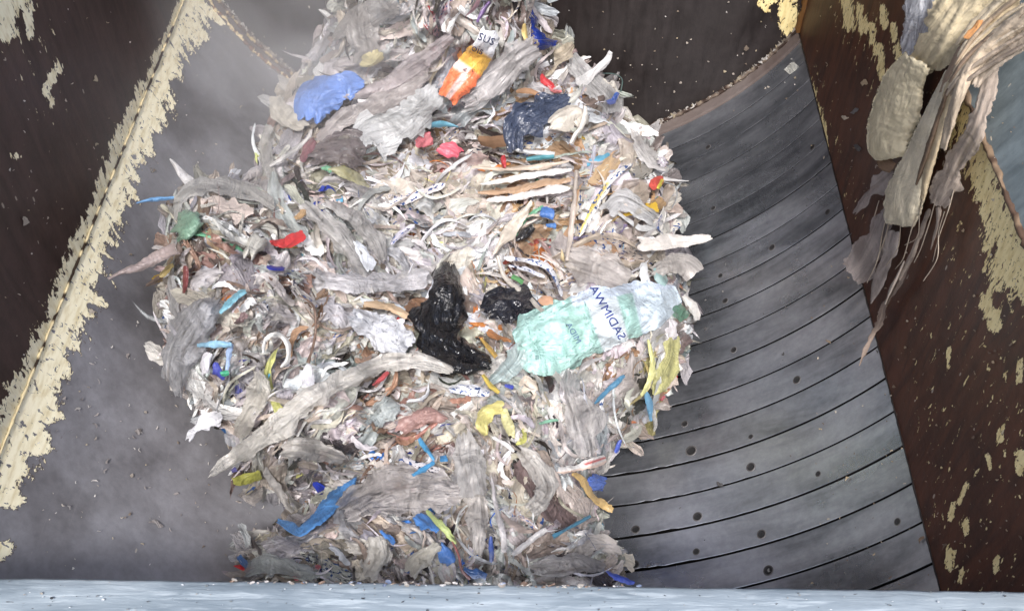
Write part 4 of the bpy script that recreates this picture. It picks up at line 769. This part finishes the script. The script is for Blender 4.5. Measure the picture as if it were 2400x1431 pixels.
h('plastic_scrap', 'plastic scrap', 'dark red shred below the green cap', [(432, 620, 14), (436, 655, 16), (430, 690, 12)], (128, 56, 58), 'f', None, lift=.04)
h('plastic_film', 'plastic film', 'bright red crumpled rag in the left of the heap', [(634, 568, 10), (660, 570, 24), (690, 558, 34), (716, 545, 24)], (222, 22, 34), 'f', 'the red rag', lift=.06, crump=.012)
h('plastic_scrap', 'plastic scrap', 'deep blue tag below the red rag', [(622, 626, 14), (645, 629, 13), (670, 630, 16)], (36, 48, 176), 'f', 'the deep blue tag', lift=.06)
h('plastic_film', 'plastic film', 'round knob of pale film left of the red rag', [(585, 600, 30), (598, 575, 52), (620, 560, 34)], (196, 194, 186), 'b', None, lift=.03, puff=.04)
h('plastic_strip', 'plastic strip', 'white strip with violet print in the centre', [(915, 575, 10), (935, 550, 18), (972, 528, 14)], (206, 204, 222), 'f', 'the violet printed strip', lift=.06, prt=1.0)
h('plastic_scrap', 'plastic scrap', 'orange and brown scrap above the red rag', [(690, 515, 12), (712, 498, 22), (718, 482, 10)], (206, 164, 110), 'f', None, lift=.055)
h('plastic_scrap', 'plastic scrap', 'dull red film under the right part of the long sweeping film', [(870, 905, 8), (892, 888, 14), (912, 868, 12)], (190, 66, 74), 'f', None, lift=.055)
h('plastic_film', 'plastic film', 'brownish pink film in the lower middle', [(930, 1010, 30), (970, 985, 50), (1015, 975, 40), (1050, 985, 16)], (172, 132, 126), 'f', 'the brownish pink film', lift=.045, pleat=.01)
h('plastic_scrap', 'plastic scrap', 'mint sliver left of the big hanging grey film', [(1262, 994, 8), (1285, 986, 15), (1312, 984, 8)], (130, 196, 166), 'f', None, lift=.055)
h('plastic_strip', 'plastic strip', 'short bright yellow strip under the pale teal film', [(1130, 878, 8), (1148, 900, 10), (1170, 920, 12)], (232, 204, 60), 'f', None, lift=.07, ends=.1)
h('plastic_film', 'plastic film', 'white film with blue print beside the short yellow strip', [(1050, 912, 16), (1090, 912, 30), (1130, 916, 26), (1150, 925, 12)], (222, 226, 238), 'f', None, lift=.05, prt=1.0)
h('plastic_scrap', 'plastic scrap', 'small royal blue scrap under the pale teal film', [(1180, 902, 10), (1205, 908, 16)], (54, 76, 200), 'f', None, lift=.06)
h('cord', 'cord', 'thin green cord bowed out from the upper right edge', [(1412, 172, 3), (1440, 174, 3), (1458, 186, 3), (1455, 215, 3)], (74, 108, 104), 'f', None, lift=.02, stiff=.8)
h('plastic_strip', 'plastic strip', 'long flat light strip standing right of the bell shaped film', [(1150, 1110, 8), (1162, 1180, 14), (1176, 1245, 18), (1184, 1298, 22)], (204, 200, 204), 'f', None, lift=.07, ends=.1)
h('plastic_strip', 'plastic strip', 'pale strip slanting up to the right just above the beam', [(1200, 1302, 18), (1240, 1270, 16), (1282, 1236, 16)], (210, 208, 210), 'f', None, lift=.06, ends=.1)
h('plastic_strip', 'plastic strip', 'thin cyan strip at the lower right above the beam', [(1294, 1258, 12), (1335, 1235, 8), (1384, 1208, 8)], (64, 160, 200), 'f', None, lift=.065)
h('plastic_film', 'plastic film', 'wide grey film at the bottom right resting on the beam', [(1240, 1330, 30), (1310, 1325, 60), (1370, 1320, 50), (1425, 1330, 20)], (188, 184, 184), 't', None, lift=.05, pleat=.008, npl=5)
h('plastic_film', 'plastic film', 'pale rounded film at the bottom left resting on the beam', [(572, 1340, 20), (620, 1320, 60), (680, 1330, 50), (740, 1345, 26)], (178, 186, 186), 't', None, lift=.05, pleat=.006, puff=.02)
h('plastic_film', 'plastic film', 'folded grey film at the bottom centre left', [(960, 1350, 40), (985, 1310, 50), (1030, 1275, 34)], (186, 182, 172), 'f', None, lift=.05, pleat=.012, npl=4)
h('plastic_film', 'plastic film', 'grey folds above the beam left of the deep blue fold', [(860, 1350, 40), (885, 1300, 60), (880, 1250, 40)], (184, 180, 174), 'f', None, lift=.045, pleat=.01, npl=4)
h('plastic_film', 'plastic film', 'flapping grey film in the left lower lobe under the sweeping film', [(550, 1030, 24), (585, 970, 60), (610, 910, 60), (600, 860, 24)], (202, 198, 190), 't', None, lift=.05, pleat=.008, npl=3)

# further scraps one can tell apart: label from colour, form and the nearest landmark
def cname(c):
    r, g, b = c; mx, mn = max(c), min(c)
    if mx - mn > 45:
        if b == mx and b - r > 30: return 'blue'
        if r == mx and g > b + 25 and g > r - 60: return 'yellow' if g > r - 30 else 'tan'
        if r == mx: return 'pink' if mn > 110 else 'red'
        return 'green'
    l = (r + g + b) / 3
    if r - b > 16: return 'cream' if l > 200 else 'beige' if l > 165 else 'light brown' if l > 135 else 'brown'
    return 'white' if l > 215 else 'pale grey' if l > 190 else 'grey' if l > 160 else 'dark grey'
seen = set()
for o in COL.objects:
    if 'label' in o: seen.add(o['label'])
def direction(dx, dy):
    a = math.degrees(math.atan2(-dy, dx)) % 360
    return ['right of', 'up and right of', 'above', 'up and left of', 'left of', 'down and left of', 'below', 'down and right of'][int((a + 22.5) // 45) % 8]
n = 330; xs, ys = sample(n, 26, 1e9)
keep = []; 
for i in range(n):
    if not (-5 < ys[i] < 1335): continue
    if abs(xs[i] - 1395) < 190 and abs(ys[i] - 760 + (xs[i] - 1395) * .35) < 75: continue
    if (abs(xs[i] - 1040) < 70 and 620 < ys[i] < 850) or (abs(xs[i] - 1195) < 60 and abs(ys[i] - 715) < 45) or (abs(xs[i] - 1100) < 70 and abs(ys[i] - 155) < 90): continue
    if all((xs[i] - xs[j])**2 + (ys[i] - ys[j])**2 > 38**2 for j in keep): keep.append(i)
keep = keep[:190]; xs, ys = xs[keep], ys[keep]; n = len(xs)
th = flow(xs, ys) + rng.normal(0, .35, n); L = np.exp(U(math.log(80), math.log(230), n)); Wd = np.minimum(np.exp(U(math.log(14), math.log(80), n)), L * .45)
P, sv = ribbons(xs, ys, th, L, Wd, U(.035, .065, n), 13, 9, U(0, .5, n), U(.1, .9, n), U(.003, .009, n), T=DG, bend=.45, ragged=.2)
pc = np.clip(pick_cols(xs, ys, 1.06, .015), 0, .88); gq = gridq(13, 9)
for i in range(n):
    srgb = np.where(pc[i] <= .0031308, pc[i] * 12.92, 1.055 * np.clip(pc[i], 0, 1)**(1 / 2.4) - .055) * 255
    cn = cname(srgb); form = ('long strip' if L[i] > 110 else 'strip') if Wd[i] < L[i] * .24 else ('broad sheet' if Wd[i] > 30 else 'curled scrap')
    order = sorted(LAND, key=lambda l: (l[1] - xs[i])**2 + (l[2] - ys[i])**2); lab = None
    for k in range(5):
        for extra in ('', 'ragged ', 'creased '):
            c_ = f"{extra}{cn} {form} of film just {direction(xs[i] - order[k][1], ys[i] - order[k][2])} {order[k][0]}"
            if k: c_ = f"{extra}{cn} {form} of film between {order[0][0]} and {order[k][0]}"
            if c_ not in seen and len(c_.split()) <= 16: lab = c_; break
        if lab: break
    if lab is None: lab = f"{cn} {form} of film near {order[0][0]}"
    seen.add(lab)
    prt = 1.0 if rng.random() < .08 and pc[i].mean() > .5 else 0.0
    col = np.concatenate([np.broadcast_to(pc[i], (117, 3)) * (1 + .2 * fbm(sv[i].reshape(-1, 3)[:, 0] * 14, sv[i].reshape(-1, 3)[:, 1] * 14, 9, 3))[:, None], np.full((117, 1), prt)], 1)
    o = mesh_np('plastic_film' if form != 'strip' else 'plastic_strip', P[i], gq, THIN if rng.random() < .7 else FILM, col=col, suv=sv[i].reshape(-1, 3))
    tag(o, lab, 'plastic film', 'single scraps of film lying on the waste heap')

# ------------------------------------------------------------------ rags hanging over the right wall
ZW = blur(ZF, 2) - 0.03
RG = 'rags hanging over the right wall'
def rag(name, label, pts, col, mat='c', **k):
    k.setdefault('dark', .95); k.setdefault('crump', .0015); k.setdefault('T', ZW); return hero(name, 'rag', label, pts, col, mat, None, group=RG, **k)
rag('rag', 'greyish white film hanging at the top left of the rag bundle', [(2170, -40, 100), (2165, 20, 110), (2150, 90, 86), (2136, 160, 50)], (205, 208, 216), 't', pleat=.008, npl=2, lift=.05, ragged=.08, dark=.95)
rag('rag', 'cream brown padded cloth spreading above the hanging rolls', [(2330, -60, 130), (2260, 20, 150), (2200, 100, 120), (2150, 165, 70)], (196, 180, 144), 'c', pleat=.010, npl=2.4, lift=.07, crump=.0015)
rag('rag', 'large cream wadding roll hanging at the left of the bundle', [(2150, 140, 70), (2120, 190, 100), (2098, 260, 116), (2082, 330, 104), (2088, 372, 70)], (206, 193, 158), 'c', closed=True, puff=.034, lift=.11, pleat=.006, npl=.7, crump=.003, ends=.2, ragged=.05, wr=.0042, step=3.5)
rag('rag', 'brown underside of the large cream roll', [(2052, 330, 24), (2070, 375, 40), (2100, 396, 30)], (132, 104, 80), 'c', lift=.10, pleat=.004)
rag('rag', 'second narrower cream wadding roll, ending lower', [(2230, 170, 30), (2195, 260, 50), (2160, 350, 66), (2130, 430, 84), (2115, 490, 94), (2110, 530, 66)], (208, 196, 168), 'c', closed=True, puff=.045, lift=.07, pleat=.009, npl=1.2, crump=.003, ends=.2, ragged=.05, wr=.003, step=4)
for i, (p, c, l) in enumerate([
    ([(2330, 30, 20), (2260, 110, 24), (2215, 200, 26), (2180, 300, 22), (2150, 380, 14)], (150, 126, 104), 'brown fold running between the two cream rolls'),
    ([(2400, -10, 30), (2310, 80, 30), (2240, 180, 30), (2205, 290, 34), (2175, 400, 26), (2160, 480, 14)], (190, 170, 134), 'cream fold just right of the second roll'),
    ([(2430, 20, 50), (2340, 90, 50), (2270, 170, 40), (2235, 260, 30), (2205, 360, 22)], (182, 164, 140), 'broad beige fold crossing to the upper right corner'),
    ([(2440, 70, 50), (2370, 110, 60), (2310, 160, 44), (2280, 210, 24)], (176, 160, 142), 'outermost beige fold at the right border'),
    ([(2420, -40, 40), (2350, 10, 50), (2290, 60, 40), (2240, 110, 20)], (200, 182, 150), 'cream fold along the very top of the bundle'),
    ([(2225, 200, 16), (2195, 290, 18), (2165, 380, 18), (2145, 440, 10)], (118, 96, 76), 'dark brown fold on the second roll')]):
    rag('rag', l, p, c, 'c', lift=.10 + .012 * (i % 3), pleat=.009, npl=1.6, crump=.0015, tw=.2, ragged=.06, puff=.012)
for i in range(7):
    y0_, x0_ = -50 + 24 * i, 2420
    rag('rag', ['uppermost', 'second', 'third', 'fourth', 'fifth', 'sixth', 'lowest'][i] + ' of the narrow twisted strands fanning to the upper right corner of the bundle', [(x0_, y0_, 12), (2350 - 6 * i, y0_ + 50 + 2 * i, 16), (2290 - 8 * i, y0_ + 112, 16), (2240 - 6 * i, y0_ + 190 - 5 * i, 10)],
        [(206, 190, 160), (168, 146, 120), (196, 178, 150), (140, 118, 98), (200, 184, 160), (176, 158, 138), (156, 140, 124)][i], 'c', lift=.125 + .01 * (i % 2), pleat=.003, puff=.01, ragged=.05)
for i in range(9):
    x0_ = 2060 + 22 * i; y0_ = 470 + 30 * math.sin(i * 2.1)
    rag('rag', ['leftmost', 'second from left', 'third from left', 'fourth from left', 'middle', 'fourth from right', 'third from right', 'second from right', 'rightmost'][i] + ' of the loose threads hanging below the rags', [(x0_, y0_, 3), (x0_ - 14, y0_ + 50, 3), (x0_ - 26 + 10 * math.sin(i * 3), y0_ + 110, 2.5), (x0_ - 50, y0_ + 150 + 20 * math.sin(i), 2)], (182, 166, 146), 'c', lift=.07, pleat=.001, ends=0)
rag('rag', 'short orange stained tuft in the middle of the bundle', [(2262, 92, 14), (2285, 70, 26), (2300, 45, 14)], (214, 146, 74), 'c', lift=.15)
rag('rag', 'ochre stained patch at the right of the bundle over the grey plate', [(2295, 130, 20), (2325, 125, 34), (2352, 128, 20)], (188, 152, 96), 'c', lift=.09)
rag('rag', 'grey brown gauze hanging from the bundle down the cream paint', [(2325, 150, 40), (2310, 220, 50), (2285, 300, 54), (2245, 370, 52), (2215, 440, 60), (2190, 490, 54)], (172, 156, 142), 'g', lift=.07, pleat=.008, npl=4, ragged=.3)
for i, (p, l) in enumerate([([(2200, 480, 20), (2198, 520, 12), (2180, 590, 4)], 'right hand tatter at the foot of the gauze'), ([(2180, 485, 16), (2160, 540, 14), (2135, 600, 16), (2105, 660, 18)], 'middle tatter running from the gauze into the long twist')]):
    rag('rag', l, p, (168, 152, 138), 'g', lift=.06, pleat=.004)
rag('rag', 'long twisted strand ending lowest of all the rags', [(2140, 600, 10), (2108, 665, 22), (2075, 710, 22), (2062, 750, 26), (2042, 790, 14), (2024, 830, 16), (2012, 862, 5)], (158, 138, 124), 'g', lift=.06, tw=1.0, pleat=.008, ragged=.4)
rag('rag', 'thin side strand left of the long twist', [(2120, 610, 4), (2092, 670, 8), (2074, 712, 6)], (176, 162, 150), 'c', lift=.08)
rag('rag', 'sheer grey cloth flaring to the left below the large roll', [(2100, 470, 30), (2075, 520, 50), (2045, 580, 70), (2010, 630, 84), (1990, 650, 60)], (168, 156, 152), 'g', lift=.06, pleat=.006, npl=4)
rag('rag', 'sheer pointed cloth hanging straight below the second roll', [(2100, 530, 30), (2085, 590, 40), (2060, 650, 36), (2040, 715, 8)], (172, 160, 154), 'g', lift=.05, pleat=.006, npl=3)
rag('rag', 'torn grey flap on the left just below the large roll', [(2090, 400, 40), (2062, 430, 50), (2035, 455, 34), (2000, 505, 5)], (166, 154, 150), 'g', lift=.07, pleat=.006, ragged=.4)

hero('plastic_scrap', 'plastic scrap', 'small pale rectangle of film stuck near the top corner of the grooved lining', [(1842, 172, 24), (1855, 160, 26), (1868, 148, 24)], (205, 205, 196), 'f', T=ZF, lift=.004, pleat=.001, crump=.001, ragged=.05, ends=.1, edge=0)
# strips lying over the larger pieces knit them into the heap
BAN = [(1400, 765, 230, 100), (1035, 740, 90, 130), (1195, 715, 70, 36), (1100, 155, 60, 90), (775, 235, 70, 60), (1260, 280, 70, 80), (1000, 270, 110, 80), (675, 560, 50, 24), (1035, 350, 70, 40), (760, 1190, 110, 70), (1160, 985, 50, 50), (440, 530, 50, 40)]
x, y = sample(520, 20, 1e9); ok = np.ones(len(x), bool)
for a, b_, rx_, ry_ in BAN: ok &= (np.abs(x - a) > rx_) | (np.abs(y - b_) > ry_)
layer('shredded_film', 'loose pale strips lying on top of the heap', 0, (40, 150), (4, 24), (.06, .10), 11, 4, 0.96, (0.1, 1.0), (.001, .004), 0.4, (0, .3), ragged=.2, bend=.6, xy=(x[ok], y[ok]), acc=.03)
# ------------------------------------------------------------------ dust hanging in the hopper
def dust(px, py, z, rx, ry, rz, dens, seed):
    b = NB('dust_material'); b.t.nodes.remove(b.p)
    tc = b.n('ShaderNodeTexCoord').outputs['Object']; ln = b.n('ShaderNodeVectorMath', operation='LENGTH'); b.l(tc, ln.inputs[0])
    fall = b.step(ln.outputs['Value'], 0.15, 1.0, 1.0, 0.0); nz = b.step(b.noise(b.maps(tc, (1, 1, 1)), 1.6 + seed * .1, 3, 0.55, 0.6), 0.35, 0.65, 0.25, 1.0)
    v = b.n('ShaderNodeVolumePrincipled'); v.inputs['Color'].default_value = (0.86, 0.86, 0.88, 1); b.l(b.math('MULTIPLY', b.math('MULTIPLY', fall, nz), dens), v.inputs['Density'])
    b.l(v.outputs[0], b.o.inputs['Volume'])
    a, e = np.meshgrid(np.linspace(0, 2 * np.pi, 25), np.linspace(0, np.pi, 13), indexing='ij')
    V = np.stack([np.sin(e) * np.cos(a), np.sin(e) * np.sin(a), np.cos(e)], -1)
    o = mesh_np('dust_cloud', V, gridq(25, 13)[:, ::-1], b.m); o.location = Vector(pt(px, py, z)); o.scale = (rx, ry, rz); return o
tag(dust(690, 60, 3.15, .62, .45, .6, 1.1, 1), 'pale dust drifting behind the upper left of the heap', 'dust', kind='stuff')
tag(dust(480, 330, 2.75, .5, .5, .4, .28, 3), 'thin dust over the trough at the left of the heap', 'dust', kind='stuff')
sc.cycles.volume_step_rate = 2; sc.cycles.volume_max_steps = 64; sc.cycles.volume_bounces = 1
# ------------------------------------------------------------------ small loose debris on the walls, trough and beam
def debris(name, label, n, reg, szr, cols, ell=2.0, lift=.004, tri=False):
    x = rng.uniform(reg[0], reg[2], n); y = rng.uniform(reg[1], reg[3], n)
    k = (look(ED, x, y) < 0); x, y = x[k], y[k]; n = len(x)
    L = np.exp(U(math.log(szr[0]), math.log(szr[1]), n)) * (1 + (rng.random(n) < .06) * 1.5); W = L / U(1, ell, n)
    P, sv = ribbons(x, y, U(0, 3.14, n), L, W, np.full(n, lift), 5, 3, U(0, .2, n), U(.1, .7, n), U(0, .0015, n), T=ZF, bend=.6, ragged=.3)
    c = lin(np.array(cols, float)[rng.integers(0, len(cols), n)]); V, Q, cc, s = merge(P, sv, c, np.zeros(n)); o = mesh_np(name, V, Q, FILM, col=cc, suv=s); tag(o, label, 'debris', kind='stuff')
LT = [(200, 190, 178), (170, 160, 150), (225, 220, 214), (140, 126, 112), (190, 176, 150)]
debris('debris_flecks', 'tiny pale flecks of plastic stuck on the left wall and trough', 300, (0, 0, 760, 1340), (2.5, 9), LT, 5)
debris('debris_flecks', 'tiny pale flecks stuck on the dark end wall', 80, (1270, 0, 1870, 260), (2, 6), LT, 2)
debris('debris_flecks', 'tiny pale flecks stuck all over the right wall', 300, (1900, 0, 2400, 1370), (2.5, 8), [(190, 170, 140), (150, 132, 112), (200, 188, 170), (120, 100, 84)], 4)
debris('debris_flecks', 'few dull flecks lying on the grooved lining', 40, (1500, 250, 2100, 1340), (3, 9), [(110, 108, 108), (84, 82, 82), (130, 128, 126)], 3)
debris('debris_flecks', 'dusty shreds gathered in the trough at the lower left', 60, (130, 740, 600, 1250), (4, 16), [(176, 168, 164), (150, 144, 142), (200, 194, 190)], 6)
# flecks along the rim
t_ = U(PL, PR, 420); rim = pt(0, 0, 1) * 0
Vr = np.stack([XC + (R - .02) * np.sin(t_), np.full(420, YB - .012), ZC - (R - .02) * np.cos(t_)], -1); rx_, ry_ = proj(Vr); kk = (look(ED, rx_, ry_) < 0); rx_, ry_ = rx_[kk], ry_[kk] + U(-5, 3, kk.sum()); nn = len(rx_)
P, sv = ribbons(rx_, ry_, U(0, 3, nn), U(5, 16, nn), U(2, 6, nn), U(.0, .012, nn), 5, 3, U(0, .3, nn), U(0, 1, nn), U(0, .002, nn), T=ZF, bend=1, ragged=.3)
c = lin(np.array(LT)[rng.integers(0, 5, nn)] * .8); V, Q, cc, s = merge(P, sv, c, np.zeros(nn)); tag(mesh_np('rim_fluff', V, Q, FILM, col=cc, suv=s), 'fluff and crumbs caught along the rim of the trough', 'debris', kind='stuff')
# shreds lying on the beam
def on_beam(n, xr, yr, szr, cols, label, name='beam_shreds'):
    x = U(*xr, n); y = 1351 + (x / 2400) * 32 + U(*yr, n); L = np.exp(U(math.log(szr[0]), math.log(szr[1]), n)); W = L / U(1.2, 4, n); a = U(-.4, .4, n)
    g = np.stack(np.meshgrid(np.linspace(-1, 1, 5), np.linspace(-1, 1, 3), indexing='ij'), -1)[None]
    ax = g[..., 0] * L[:, None, None] / 2; ay = g[..., 1] * W[:, None, None] / 2 * (1 - g[..., 0]**2 * .6)
    px = x[:, None, None] + ax * np.cos(a)[:, None, None] - ay * np.sin(a)[:, None, None]; py = y[:, None, None] + ax * np.sin(a)[:, None, None] + ay * np.cos(a)[:, None, None]
    hh = zt + .004 + .004 * rng.random(px.shape); r = ray(px, py); P = CAM + r * ((hh - H) / r[..., 2])[..., None]
    c = lin(np.array(cols, float)[rng.integers(0, len(cols), n)]); V, Q, cc, s = merge(P, P * 0.0, c, np.zeros(n)); tag(mesh_np(name, V, Q, FILM, col=cc, suv=s), label, 'debris', kind='stuff')
on_beam(150, (0, 2400), (3, 78), (2, 9), [(186, 192, 198), (110, 116, 120), (60, 62, 66), (150, 146, 140)], 'scattered flecks and shreds lying on the front beam')
on_beam(80, (540, 1500), (-1, 7), (4, 18), [(140, 134, 128), (166, 164, 164), (110, 92, 80), (100, 112, 136), (150, 146, 140)], 'shreds spilled along the back edge of the beam below the heap')
